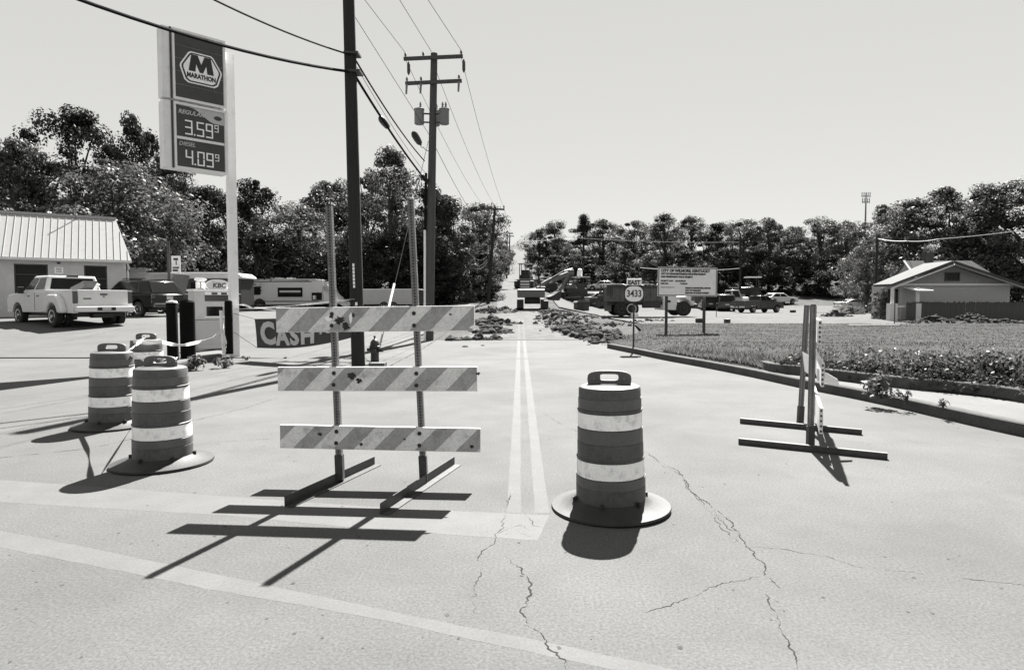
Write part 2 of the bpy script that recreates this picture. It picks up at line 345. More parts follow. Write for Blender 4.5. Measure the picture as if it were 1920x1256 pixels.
# lawn
def lawnz(x, y):
    d = x - ix(y)
    z = 0.16 + sm(0, 1.1, d) * interp([(5, .42), (15, .33), (20, .12), (26, .10), (33, .22)], y)
    return max(h(x, y) + 0.025, z) + 0.03 * noise.noise(Vector((x * .6, y * .6, 3)))
def lxl(y): return ix(y) + 0.02 if y < 22.2 else interp([(22.2, 3.52), (24, 4.2), (28, 5.4), (33, 6.0)], y)
lawn = sheet('lawn', lxl, lambda y: 46, frange(4, 33.5, 0.5), 70, lawnz, 'turf')
# kerbs
def kerb_strip(name, pts, w, z0, z1, m, far=False):
    sp = spline(pts, 6); mb = MB(); vs = []; fs = []
    for i, p in enumerate(sp):
        d = (sp[min(i + 1, len(sp) - 1)] - sp[max(i - 1, 0)]).normalized(); nrm = Vector((d.y, -d.x, 0))
        z1_ = z1 if not far else z1 + (0.165 - z1) * sm(12.6, 16.5, p.y)
        for off, z in ((0, z0), (0.012, z1_ - 0.015), (0.03, z1_), (w, z1_), (w, z0)):
            vs.append((p.x + nrm.x * off, p.y + nrm.y * off, z))
    for i in range(len(sp) - 1):
        for k in range(4): fs.append((i * 5 + k, i * 5 + k + 1, i * 5 + 5 + k + 1, i * 5 + 5 + k))
    mb.add(vs, fs + [(0, 1, 2, 3, 4), tuple(range(len(vs) - 1, len(vs) - 6, -1))])
    o = mb.build(name, m, kind='structure'); 
    return o
kerb_strip('kerb', [(x, y) for x, y in KERB], 0.16, -0.05, 0.16, 'kerbc')
kerb_strip('retaining_kerb', [(x, y) for x, y in INNER], 0.14, 0.0, 0.33, 'kerbc', True)
sheet('sidewalk', lambda y: kx(y) + 0.13, lambda y: max(ix(y) + 0.02, kx(y) + 0.14), frange(2.7, 13.6, 0.4), 4, lambda x, y: 0.145, 'concrete')
# road markings, as built-up paint
def ribbon(name, pts, w, m, parent, z=0.006, px=False, jit=0.0, zf=None):
    P = [Vector((p[0], p[1], 0)) for p in pts]; vs = []
    for i, p in enumerate(P):
        d = (P[min(i + 1, len(P) - 1)] - P[max(i - 1, 0)]); d.z = 0; d.normalize(); nrm = Vector((-d.y, d.x, 0))
        ww = (w[i] if isinstance(w, list) else w) / 2
        for s in (-1, 1):
            q = p + nrm * s * (ww * (1 + rnd.uniform(-jit, jit))); vs.append((q.x, q.y, (zf(q.x, q.y) if zf else h(q.x, q.y)) + z))
    mb = MB(); mb.add(vs, [(2 * i, 2 * i + 2, 2 * i + 3, 2 * i + 1) for i in range(len(P) - 1)])
    return mb.build(name, m, parent, fix=False)
for x in (-0.045, 0.165):
    ribbon('centre_line', [(x, y) for y in frange(4.62, 24.4, 0.2)], 0.105, 'paint', road, z=.0007, jit=0.06)
    ribbon('faded_centre_line', [(x, y) for y in frange(24.9, 38, 0.3)], 0.10, 'asphalt', droad, z=0.012, jit=0.3)
def poly_px(name, pts, m, z=0.006, parent=None):
    P0 = [gz(x, y) for x, y in pts]; P = []
    for a, b in zip(P0, P0[1:] + P0[:1]):
        k = max(1, int((b - a).length / .06))
        for i in range(k):
            q = a.lerp(b, i / k); d = (b - a).normalized(); w = .006 * noise.noise(q * 6) + .006 * noise.noise(q * 21); P.append(q + Vector((-d.y, d.x, 0)) * w)
    mb = MB(); mb.add([(p.x, p.y, h(p.x, p.y) + z) for p in P], [tuple(range(len(P)))])
    o = mb.build(name, m, parent, fix=False)
    if o.data.polygons[0].normal.z < 0: o.data.flip_normals()
    return o
poly_px('stop_line', [(-40, 897), (80, 905), (420, 930), (700, 950), (1030, 966), (1008, 1013), (700, 992), (420, 966), (80, 946), (-40, 938)], 'paintw', 0.0005, road)
poly_px('crosswalk_line', [(-60, 985), (80, 1009), (240, 1042), (400, 1075), (600, 1117), (800, 1160), (1010, 1200), (1300, 1262), (1180, 1262), (880, 1198), (720, 1163), (560, 1133), (400, 1106), (240, 1073), (80, 1042), (-60, 1014)], 'paintw', 0.0005, road)
# cracks in the asphalt
def crack(px, w, parent, amp=0.025, z=0.0016, m='crack'):
    P = [gz(x, y) for x, y in px]; out = []
    for a, b in zip(P, P[1:]):
        n = max(2, int((b - a).length / 0.014))
        for i in range(n):
            p = a.lerp(b, i / n); q = 0.0 if i == 0 else 1.0
            nn = noise.noise(Vector((p.x * 8, p.y * 8, 1))) + 0.7 * noise.noise(Vector((p.x * 24, p.y * 24, 4))) + .45 * noise.noise(Vector((p.x * 70, p.y * 70, 7)))
            d = (b - a).normalized(); out.append((p.x - d.y * nn * amp, p.y + d.x * nn * amp))
    out.append((P[-1].x, P[-1].y))
    ws = [w * .8 * max(0.05, 0.55 + 1.2 * noise.noise(Vector((p[0] * 6, p[1] * 6, 9))) + .9 * noise.noise(Vector((p[0] * 28, p[1] * 28, 2)))) * min(1, i / 8 + .15, (len(out) - 1 - i) / 8 + .15) for i, p in enumerate(out)]
    return ribbon('crack', out, ws, m, parent, z=z)
for px, w in (
  ([(1215, 850), (1240, 868), (1270, 883), (1288, 905), (1300, 925), (1330, 945), (1352, 962), (1375, 985), (1395, 1015), (1405, 1030), (1432, 1055), (1437, 1078), (1460, 1105)], .013),
  ([(1225, 862), (1278, 893), (1290, 915), (1322, 948), (1345, 980), (1372, 1005), (1392, 1022)], .006),
  ([(1330, 952), (1362, 985), (1392, 1008)], .006),
  ([(1402, 1024), (1470, 1030), (1540, 1042), (1610, 1062), (1700, 1072), (1790, 1083), (1940, 1098)], .0045),
  ([(1437, 1081), (1350, 1095), (1300, 1118), (1250, 1135), (1190, 1152)], .006),
  ([(1437, 1110), (1445, 1140), (1462, 1170), (1480, 1205), (1495, 1262)], .007),
  ([(958, 925), (948, 960), (940, 990), (925, 1020), (900, 1040), (893, 1055)], .009),
  ([(905, 1060), (890, 1100), (895, 1115), (880, 1125), (892, 1150)], .006),
  ([(945, 1040), (975, 1065), (990, 1090), (992, 1115), (985, 1135), (975, 1145), (990, 1165), (1010, 1185), (1030, 1205), (1060, 1262)], .012),
  ([(925, 1000), (960, 992), (990, 1004), (1010, 1000)], .005), ([(985, 960), (1000, 985), (1015, 990)], .004),
  ([(1002, 1000), (975, 985), (950, 990)], .004),
  ([(-40, 862), (80, 850), (170, 840), (262, 820)], .012), ([(357, 790), (420, 775), (470, 762), (520, 745)], .012),
  ([(350, 835), (420, 828), (520, 822)], .006), ([(80, 735), (160, 728), (240, 720)], .010), ([(1010, 770), (1060, 800), (1100, 815), (1215, 850)], .005)):
    crack(px, w, road)
for px, w in (([(725, 690), (800, 650), (860, 618), (888, 602)], .03), ([(700, 685), (770, 655), (850, 612)], .015),
              ([(500, 700), (610, 684), (700, 676)], .02), ([(440, 600), (520, 622), (600, 640)], .02), ([(120, 655), (240, 640), (300, 632)], .02), ([(100, 690), (180, 684)], .015)):
    crack(px, w, road, amp=.02, z=.012)
# small stains and pits
mb = MB()
for i in range(260):
    y = 2.2 + 14 * rnd.random() ** 1.6; x = rnd.uniform(-1.1, 1.1) * (y * 0.85 + .4); r = rnd.uniform(.003, .013)
    if x > kx(y) - .2: continue
    k = 7; mb.add([(x + r * math.cos(t * 6.283 / k) * rnd.uniform(.5, 1.4), y + r * 1.2 * math.sin(t * 6.283 / k) * rnd.uniform(.5, 1.3), h(x, y) + .001) for t in range(k)], [tuple(range(k))])
mb.build('asphalt_pits', 'crackpale', road, fix=False, kind='stuff')

# ------------------------------------------------------------------ grass and ground cover
def blades(name, pts, hh, ww, m, label, lean=0.6):
    vs = []; fs = []
    for (x, y, z) in pts:
        a = rnd.random() * 6.283; s = rnd.uniform(.6, 1.5); dx, dy = math.cos(a) * ww / 2 * s, math.sin(a) * ww / 2 * s
        b = rnd.random() * 6.283; k = hh * s * lean * rnd.random(); n = len(vs)
        vs += [(x - dx, y - dy, z - .01), (x + dx, y + dy, z - .01), (x + k * math.cos(b), y + k * math.sin(b), z + hh * s)]; fs.append((n, n + 1, n + 2))
    mb = MB(); mb.add(vs, fs); o = mb.build(name, m, fix=False, kind='stuff'); tag(o, label, 'grass'); return o
pts = []
for i in range(150000):
    y = 6 + 27 * rnd.random(); x = lxl(y) + .05 + (34 - lxl(y)) * rnd.random() ** 1.35
    if noise.noise(Vector((x * .5, y * .9, 0))) + .6 * noise.noise(Vector((x * 2, y * 2.5, 5))) < .02 and rnd.random() < .8: continue
    pts.append((x, y, lawnz(x, y)))
blades('grass', pts, .033, .03, 'grass', 'short sunlit grass covering the lawn on the right')
pts = []
for i in range(9000):
    y = 12.0 + 5.5 * rnd.random() if i % 3 else 7 + 8 * rnd.random(); d = rnd.random() ** 2 * .5; x = lxl(y) + d + .08; pts.append((x, y, lawnz(x, y)))
blades('long_grass', pts, .10, .02, 'grass', 'overhanging long grass along the retaining kerb', 0.9)
def leafcloud(mb, c, rad, n, ls, flat=1.0, up=0.35):
    """n leaf faces through an uneven ball"""
    c = Vector(c)
    for i in range(n):
        d = Vector((rnd.gauss(0, 1), rnd.gauss(0, 1), rnd.gauss(0, 1))).normalized(); r = rad * (0.35 + 0.75 * rnd.random() ** 0.5)
        p = c + Vector((d.x * r, d.y * r, d.z * r * flat))
        nn = (d * .9 + Vector((rnd.gauss(0, .45), rnd.gauss(0, .45), rnd.gauss(0, .45) + up))).normalized()
        u = nn.orthogonal().normalized(); u = Matrix.Rotation(rnd.random() * 6.283, 3, nn) @ u; v = nn.cross(u); s = ls * rnd.uniform(.6, 1.4)
        k = len(mb.v); mb.v += [tuple(p - u * s * .5), tuple(p + v * s * .3), tuple(p + u * s * .55), tuple(p - v * s * .3)]; mb.f.append((k, k + 1, k + 2, k + 3))
mb = MB()
for i in range(420):
    y = 5.6 + 7.2 * rnd.random() ** 1.25; d = .14 + rnd.random() ** 1.5 * (.45 + 1.5 * sm(11.0, 7.5, y)); x = ix(y) + d
    leafcloud(mb, (x, y, lawnz(x, y) + rnd.uniform(.0, .14)), rnd.uniform(.10, .22), 34, .06, .8)
for i in range(90):
    y = rnd.uniform(6.5, 12); x = ix(y) + rnd.uniform(.8, 3.2); leafcloud(mb, (x, y, lawnz(x, y)), rnd.uniform(.08, .16), 20, .06, .6)
for i in range(260):                                             # taller growth on the bank, rising to the right
    y = 5.4 + 7.4 * rnd.random(); k = sm(12.6, 6.5, y); d = .15 + rnd.random() * (.35 + 1.5 * k); x = ix(y) + d
    leafcloud(mb, (x, y, lawnz(x, y) + (.08 + .26 * k) * rnd.random() + .06), rnd.uniform(.12, .24), 36, .05 + .03 * k, .8)
o = mb.build('ground_cover', 'leafmid', fix=False, kind='stuff'); tag(o, 'leafy ground cover spilling over the retaining kerb', 'plants')
mb = MB()
for i in range(150):
    y = 5.2 + 3.6 * rnd.random(); x = ix(y) + .1 + 1.1 * rnd.random(); leafcloud(mb, (x, y, lawnz(x, y) + .1 + .3 * rnd.random()), rnd.uniform(.14, .26), 30, .10, .8)
for i in range(70):
    y = rnd.uniform(8.5, 13); x = ix(y) + .8 + 2.6 * rnd.random(); leafcloud(mb, (x, y, lawnz(x, y) + .03), rnd.uniform(.08, .18), 26, .06, .7)
o = mb.build('broad_leaf_cover', 'leaflight', fix=False, kind='stuff'); tag(o, 'pale broad leaves at the far right of the bank', 'plants')
def weed(px, py, z, r, n, ls, label, hgt=.8):
    p = gz(px, py, z); t = thing('weed', label, 'weed', (p.x, p.y, z)); mb = MB(); sb = MB()
    for k in range(7):
        a = rnd.random() * 6.283; q = Vector((math.cos(a) * r * rnd.random(), math.sin(a) * r * rnd.random(), r * hgt * rnd.uniform(.5, 1.3)))
        sb.tube([(0, 0, -.02), q * .5 + Vector((0, 0, .02)), q], .006, 4); leafcloud(mb, q, r * .45, n // 7, ls)
    mb.build('leaves', 'leaflight', t, fix=False); sb.build('stems', 'bark', t); return t
weed(1652, 745, .15, .26, 160, .09, 'bushy weed growing from the sidewalk behind the right kerb')
weed(1702, 752, .15, .16, 50, .06, 'thin weed beside the bushy weed on the right sidewalk')
weed(1768, 765, .15, .10, 30, .05, 'tiny weed nearest the right edge of the sidewalk')
weed(368, 694, .0, .24, 160, .10, 'dark weed at the pump island kerb under the barrier tape')
weed(418, 690, .0, .22, 120, .09, 'pale weed at the pump island kerb near the sign pole')
weed(462, 677, .0, .12, 40, .06, 'small weed in the pavement crack right of the sign pole')
weed(535, 674, .0, .06, 18, .05, 'tiny weed in the pavement seam under the cash banner')

# ------------------------------------------------------------------ trees
def crown_mesh(name, seed, kind='round', puffs=85, per=85, ls=.33, low=.12):
    global rnd
    rnd = random.Random(seed); mb = MB(); H, Wd = 12.0, 8.0; centres = []
    for i in range(puffs):
        for _ in range(30):
            z = low + (0.97 - low) * rnd.random()
            if kind == 'cone': rr = Wd * .40 * (1.02 - z) + .25
            elif kind == 'tall': rr = Wd * .36 * math.sin(math.pi * min(1, (z - low + .12) / (1.10 - low))) ** .6
            elif kind == 'spread': rr = Wd * .52 * math.sin(math.pi * min(1, (z - low + .06) / (1.06 - low))) ** .7
            else: rr = Wd * .48 * math.sin(math.pi * min(1, (z - low + .10) / (1.08 - low))) ** .55
            a = rnd.random() * 6.283; wob = 1 + .75 * noise.noise(Vector((math.cos(a) * 1.5, math.sin(a) * 1.5, z * 5 + seed)))
            r = rr * wob * rnd.random() ** .42; p = Vector((r * math.cos(a), r * math.sin(a), z * H))
            if noise.noise(p * .28 + Vector((seed * 7, 0, 0))) > -.22: break
        centres.append(p)
        leafcloud(mb, p, rnd.choice((.4, .55, .8, 1.0, 1.35)) * (0.7 if z > .85 else 1), int(per * 2.5 * rnd.uniform(.6, 1.3)), ls * .62, .8)
    me = bpy.data.meshes.new('crown'); me.from_pydata(mb.v, [], mb.f); me.update()
    tb = MB()
    tb.tube([(0, 0, -.6), (.05, .03, 1.5), (-.05, .1, 4), (.1, 0, 7), (0, 0, 10)], [.34, .26, .22, .14, .05], 8)
    for c in rnd.sample(centres, min(14, len(centres))):
        z0 = max(1.4, min(c.z * .55, 7)); tb.tube([(0, .03, z0), Vector((c.x * .45, c.y * .45, z0 + (c.z - z0) * .6)), c], [.11, .07, .025], 5)
    if kind == 'bare':
        pass
    tm = bpy.data.meshes.new('trunk'); tm.from_pydata(tb.v, [], tb.f); tm.update(); tm.materials.append(M['bark'])
    return me, tm
VAR = {}
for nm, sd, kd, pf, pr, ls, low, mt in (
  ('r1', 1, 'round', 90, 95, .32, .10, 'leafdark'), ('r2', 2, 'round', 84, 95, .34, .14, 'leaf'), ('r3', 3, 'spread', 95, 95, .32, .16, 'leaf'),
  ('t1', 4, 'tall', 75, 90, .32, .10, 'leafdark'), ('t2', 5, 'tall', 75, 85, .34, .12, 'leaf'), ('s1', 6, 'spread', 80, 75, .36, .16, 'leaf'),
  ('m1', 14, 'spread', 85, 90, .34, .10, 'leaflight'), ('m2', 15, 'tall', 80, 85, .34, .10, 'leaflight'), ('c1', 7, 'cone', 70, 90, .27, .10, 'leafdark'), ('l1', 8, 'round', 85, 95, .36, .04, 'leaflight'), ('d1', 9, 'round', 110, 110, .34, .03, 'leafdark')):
    cm, tm = crown_mesh(nm, sd, kd, pf, pr, ls, low); cm.materials.append(M[mt]); VAR[nm] = (cm, tm)
rnd = random.Random(77)
def tree(px, top, Y, wpx, var, label, group=None, base=None, sink=0.0, name='tree'):
    x = at(px, 565, Y).x; zb = h(x, Y) if base is None else base; zb -= sink
    H = at(px, top, Y).z - zb; Wm = wpx * Y / F_PX
    cm, tm = VAR[var]; t = thing(name, label, 'tree' if name == 'tree' else 'bush', (x, Y, zb), rnd.random() * 6.283, group)
    for nme, me in (('trunk', tm), ('crown', cm)):
        o = bpy.data.objects.new(nme, me); COL.objects.link(o); o.parent = t
    t.scale = (Wm / 8.2, Wm / 8.2, H / 12.0); return t
LG, RG = 'trees of the wood behind the filling station', 'trees of the wood beyond the gravel lot'
for a in (
  (-60, 235, 50, 210, 'r1', 'big dark tree at the far left behind the filling station'),
  (38, 262, 47, 190, 'r2', 'leafy tree over the left end of the metal roof'),
  (150, 205, 52, 190, 'r1', 'tallest dark tree left of the price sign'),
  (255, 212, 49, 130, 't1', 'narrow dark tree rising just left of the price sign'),
  (215, 300, 42, 240, 'l1', 'pale sunlit tree behind the right end of the metal roof'),
  (320, 290, 46, 150, 'r2', 'sunlit tree behind the lower corner of the price sign'),
  (390, 350, 56, 150, 'r1', 'dark round tree between price sign and sign pole'),
  (485, 335, 58, 150, 't1', 'dark pointed tree just right of the sign pole'),
  (560, 385, 55, 170, 'r3', 'tree above the motorhome roof'),
  (622, 342, 62, 150, 'r2', 'pale topped tree left of the nearest utility pole'),
  (735, 278, 58, 160, 't2', 'tall airy tree between the two nearest utility poles'),
  (690, 318, 64, 130, 's1', 'airy tree just right of the nearest utility pole'),
  (800, 352, 60, 150, 'd1', 'very dark tree behind the transformer pole'),
  (850, 372, 62, 120, 'r3', 'leafy tree to the right of the transformer pole'),
  (900, 372, 70, 110, 's1', 'thin leaved tree beside the second pole along the road'),
  (918, 425, 85, 72, 'r2', 'tree hanging over the left road edge by far poles'),
  (938, 452, 118, 38, 'r3', 'small far tree left of the gap over the road')):
    tree(a[0], a[1], a[2], a[3] * 1.15, *a[4:], group=LG)
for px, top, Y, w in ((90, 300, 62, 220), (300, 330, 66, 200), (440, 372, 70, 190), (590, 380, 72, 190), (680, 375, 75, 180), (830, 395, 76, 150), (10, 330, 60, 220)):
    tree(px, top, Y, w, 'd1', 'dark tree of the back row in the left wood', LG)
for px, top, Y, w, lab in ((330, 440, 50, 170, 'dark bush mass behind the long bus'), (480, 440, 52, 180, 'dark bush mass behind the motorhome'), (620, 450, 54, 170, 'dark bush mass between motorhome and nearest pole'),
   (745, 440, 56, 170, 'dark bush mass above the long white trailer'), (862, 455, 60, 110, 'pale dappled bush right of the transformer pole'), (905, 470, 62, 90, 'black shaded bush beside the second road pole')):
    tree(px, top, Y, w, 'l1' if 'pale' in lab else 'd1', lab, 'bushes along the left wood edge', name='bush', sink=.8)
for a in (
  (1010, 432, 112, 42, 'r1', 'first tree right of the road gap'),
  (1046, 415, 116, 74, 'r3', 'airy tree above the excavator boom'),
  (1093, 400, 112, 62, 'c1', 'pointed conifer right of the excavator'),
  (1130, 412, 118, 76, 'r2', 'round tree between conifer and route sign'),
  (1188, 410, 112, 80, 's1', 'airy tree above the route number sign'),
  (1245, 402, 105, 84, 't2', 'tall thin tree above left edge of the city sign'),
  (1295, 406, 110, 80, 'm2', 'spreading tree above the middle of the city sign'),
  (1345, 418, 104, 76, 'r1', 'dark tree above right edge of the city sign'),
  (1392, 405, 100, 80, 's1', 'airy tree above the small utility pole'),
  (1440, 408, 98, 72, 'm2', 'thin tree above the dark pickup'),
  (1488, 425, 100, 76, 'r2', 'low tree above the edge on barricade'),
  (1535, 410, 95, 90, 'r3', 'broad tree right of the edge on barricade'),
  (1585, 415, 92, 84, 't2', 'leaning tree left of the phone mast'),
  (1650, 380, 72, 110, 'm1', 'tree in front of the phone mast'),
  (1705, 372, 62, 130, 'm2', 'tree with bare upper limbs behind the bungalow'),
  (1775, 348, 60, 150, 'm1', 'tall leafy tree above the bungalow roof'),
  (1850, 346, 56, 150, 'm2', 'tall tree right of the bungalow ridge'),
  (1935, 335, 54, 160, 'r3', 'tall tree at the far right edge')):
    tree(a[0], a[1], a[2], a[3] * 1.35, *a[4:], group=RG)
for i, px in enumerate(range(1050, 1900, 52)):
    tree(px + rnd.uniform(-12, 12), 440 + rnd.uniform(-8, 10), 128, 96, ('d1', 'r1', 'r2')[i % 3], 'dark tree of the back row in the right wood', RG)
BB = 'bushes along the right wood edge'
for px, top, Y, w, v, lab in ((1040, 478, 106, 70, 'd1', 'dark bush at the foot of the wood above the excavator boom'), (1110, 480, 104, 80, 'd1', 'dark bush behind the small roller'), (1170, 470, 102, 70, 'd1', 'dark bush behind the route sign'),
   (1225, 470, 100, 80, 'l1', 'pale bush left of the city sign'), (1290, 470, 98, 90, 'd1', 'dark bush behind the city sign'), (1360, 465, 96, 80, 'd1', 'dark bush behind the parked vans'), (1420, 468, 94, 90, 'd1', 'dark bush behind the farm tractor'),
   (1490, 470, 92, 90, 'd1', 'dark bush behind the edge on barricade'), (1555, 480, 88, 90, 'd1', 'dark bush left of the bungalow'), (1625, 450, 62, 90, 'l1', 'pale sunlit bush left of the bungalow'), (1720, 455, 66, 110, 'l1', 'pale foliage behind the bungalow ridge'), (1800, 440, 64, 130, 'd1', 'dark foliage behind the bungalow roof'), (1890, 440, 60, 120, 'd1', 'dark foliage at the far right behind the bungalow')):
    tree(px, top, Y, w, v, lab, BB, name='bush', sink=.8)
tree(1652, 540, 39.5, 46, 'l1', 'low bright bush in front of the bungalow porch', BB, name='bush', sink=.2)
tree(1600, 572, 52, 50, 'l1', 'low weedy bush left of the bungalow porch', BB, name='bush', sink=.2)

tree(957, 468, 210, 22, 'r3', 'tiny distant tree against the bright gap over the road', RG)

for px, top, Y, w, lab in ((994, 466, 190, 26, 'small far tree at the right side of the bright road gap'), (1012, 458, 160, 40, 'far tree just right of the bright road gap'), (948, 470, 170, 24, 'small far tree at the left side of the bright road gap')):
    tree(px, top, Y, w, 'r1', lab, RG)

# ------------------------------------------------------------------ filling station building
def station():
    c = at(238, 565, 33.5); z0 = h(c.x, 33.5) - .1
    t = thing('filling_station', 'pale painted brick building with a ribbed metal roof behind the white pickup', 'building', (c.x, 33.5, z0), R(33))
    E = at(238, 489, 33.5).z - z0; RZ = at(207, 410, 35.2).z - z0; Lx = -16.0; Dp = 7.0
    wins = [(-1.85, -0.85, .75, E - .30), (-4.7, -3.35, 1.2, E - .30)] + [(-8, -6.4, 1.0, E - .35), (-11, -9.6, 0.05, E - .4)]
    wins = sorted(wins)
    mb = MB(); x = Lx
    for (a, b, lo, hi) in wins:                                   # wall in piers round the openings
        mb.box(((x + a) / 2, .12, E / 2), (a - x, .24, E)); x = b
        mb.box(((a + b) / 2, .12, (hi + E) / 2), (b - a, .24, E - hi))
        if lo > .1: mb.box(((a + b) / 2, .12, lo / 2), (b - a, .24, lo))
    mb.box((x / 2, .12, E / 2), (-x, .24, E)); mb.box((-.12, Dp / 2 + .12, E / 2), (.24, Dp - .24, E)); mb.box((Lx + .12, Dp / 2 + .12, E / 2), (.24, Dp - .24, E)); mb.box((Lx / 2, Dp, E / 2), (-Lx, .24, E))
    wl = mb.build('wall', 'brick', t)
    cm = MB()                                                      # brick courses, recessed joints
    for k in range(int(E / .1)):
        z_ = .06 + k * .1; cuts = [Lx + .01] + [q for (a, b, lo, hi) in wins if lo - .02 < z_ < hi + .02 for q in (a, b)] + [-.01]
        for a, b in zip(cuts[::2], cuts[1::2]): cm.box(((a + b) / 2, -.002, z_), (b - a, .006, .010))
    cm.build('mortar_joints', 'mortar', wl, kind='stuff')
    for (a, b, lo, hi) in wins:
        m2 = MB(); w = b - a
        for (cx, cz, dx, dz) in ((a + .03, (lo + hi) / 2, .06, hi - lo), (b - .03, (lo + hi) / 2, .06, hi - lo), ((a + b) / 2, hi - .03, w - .12, .06), ((a + b) / 2, lo + .03, w - .12, .06), ((a + b) / 2, hi - (hi - lo) * .35, w - .12, .05)):
            m2.box((cx, .09, cz), (dx, .08, dz))
        f = m2.build('window', 'darksteel', t); MB().box(((a + b) / 2, .13, (lo + hi) / 2), (w - .1, .02, hi - lo - .1)).build('pane', 'glass', f)
    rise = [(-.35, E - .02), (2.4, RZ), (2.4 + .3, RZ), (Dp + .35, E - .02), (Dp + .35, E - .12), (-.35, E - .12)]
    mb = MB(); ins = .40
    A = [(Lx, -.35, E), (.25, -.35, E), (-ins, 2.4, RZ), (Lx, 2.4, RZ)]
    B = [(Lx, Dp + .3, E), (.25, Dp + .3, E), (-ins, 2.7, RZ), (Lx, 2.7, RZ)]
    mb.slab(A, .08); mb.slab(B[::-1], .08); mb.slab([A[1], B[1], B[2], A[2]], .08); mb.box(((Lx - ins) / 2, 2.55, RZ - .03), (-Lx - ins, .5, .06))
    rf = mb.build('roof', 'roofmetal', t)
    MB().box(((Lx - ins) / 2, 2.5, RZ + .03), (-Lx - ins + .1, .36, .09)).build('ridge_cap', 'roofmetal', rf)
    n = 0; xx = .1; sd = Vector((0, 2.75, RZ - E)); sme = None
    while xx > Lx:
        top = min(1.0, 1.0 if xx < -ins else (0.25 - xx) / (0.25 + ins))
        p0 = Vector((xx, -.35, E)); up = Vector((0, -(RZ - E), 2.75)).normalized() * .012
        if top > .05:
            MB().bar(p0 + up, p0 + sd * top * .985 + up, .022, .034, up=up).build('roof_seam', 'seam', rf)
        xx -= .305
    mb = MB(); mb.box((Lx / 2 + .12, -.40, E - .06), (-Lx + .3, .12, .13)); mb.build('gutter', 'trim', t)
    MB().tube([(.05, -.38, E - .12), (.12, -.2, E - .4), (.08, -.06, E - .55), (.08, -.06, .1)], .045, 8).build('downpipe', 'trim', t)
    MB().box((-2.9, -.012, E - .58), (.36, .02, .32)).build('notice', 'signwhite', t)
    for k in range(3): MB().box((-2.9, -.025, E - .49 - k * .085), (.24, .006, .03)).build('notice_lettering', 'lettering', t)
    MB().box((-2.9, -.03, E - .22), (.14, .06, .09)).build('vent', 'plastic', t)
    for xv in (-2.2, -6.4): MB().cyl((xv, 2.2, RZ - .3), (xv, 2.2, RZ + .75), .03).build('vent_pipe', 'galv', rf)
    for xv in (-3.0, -9): MB().box((xv, 1.1, E + (RZ - E) * .55 + .05), (.01, .01, .01)) if False else None
station()

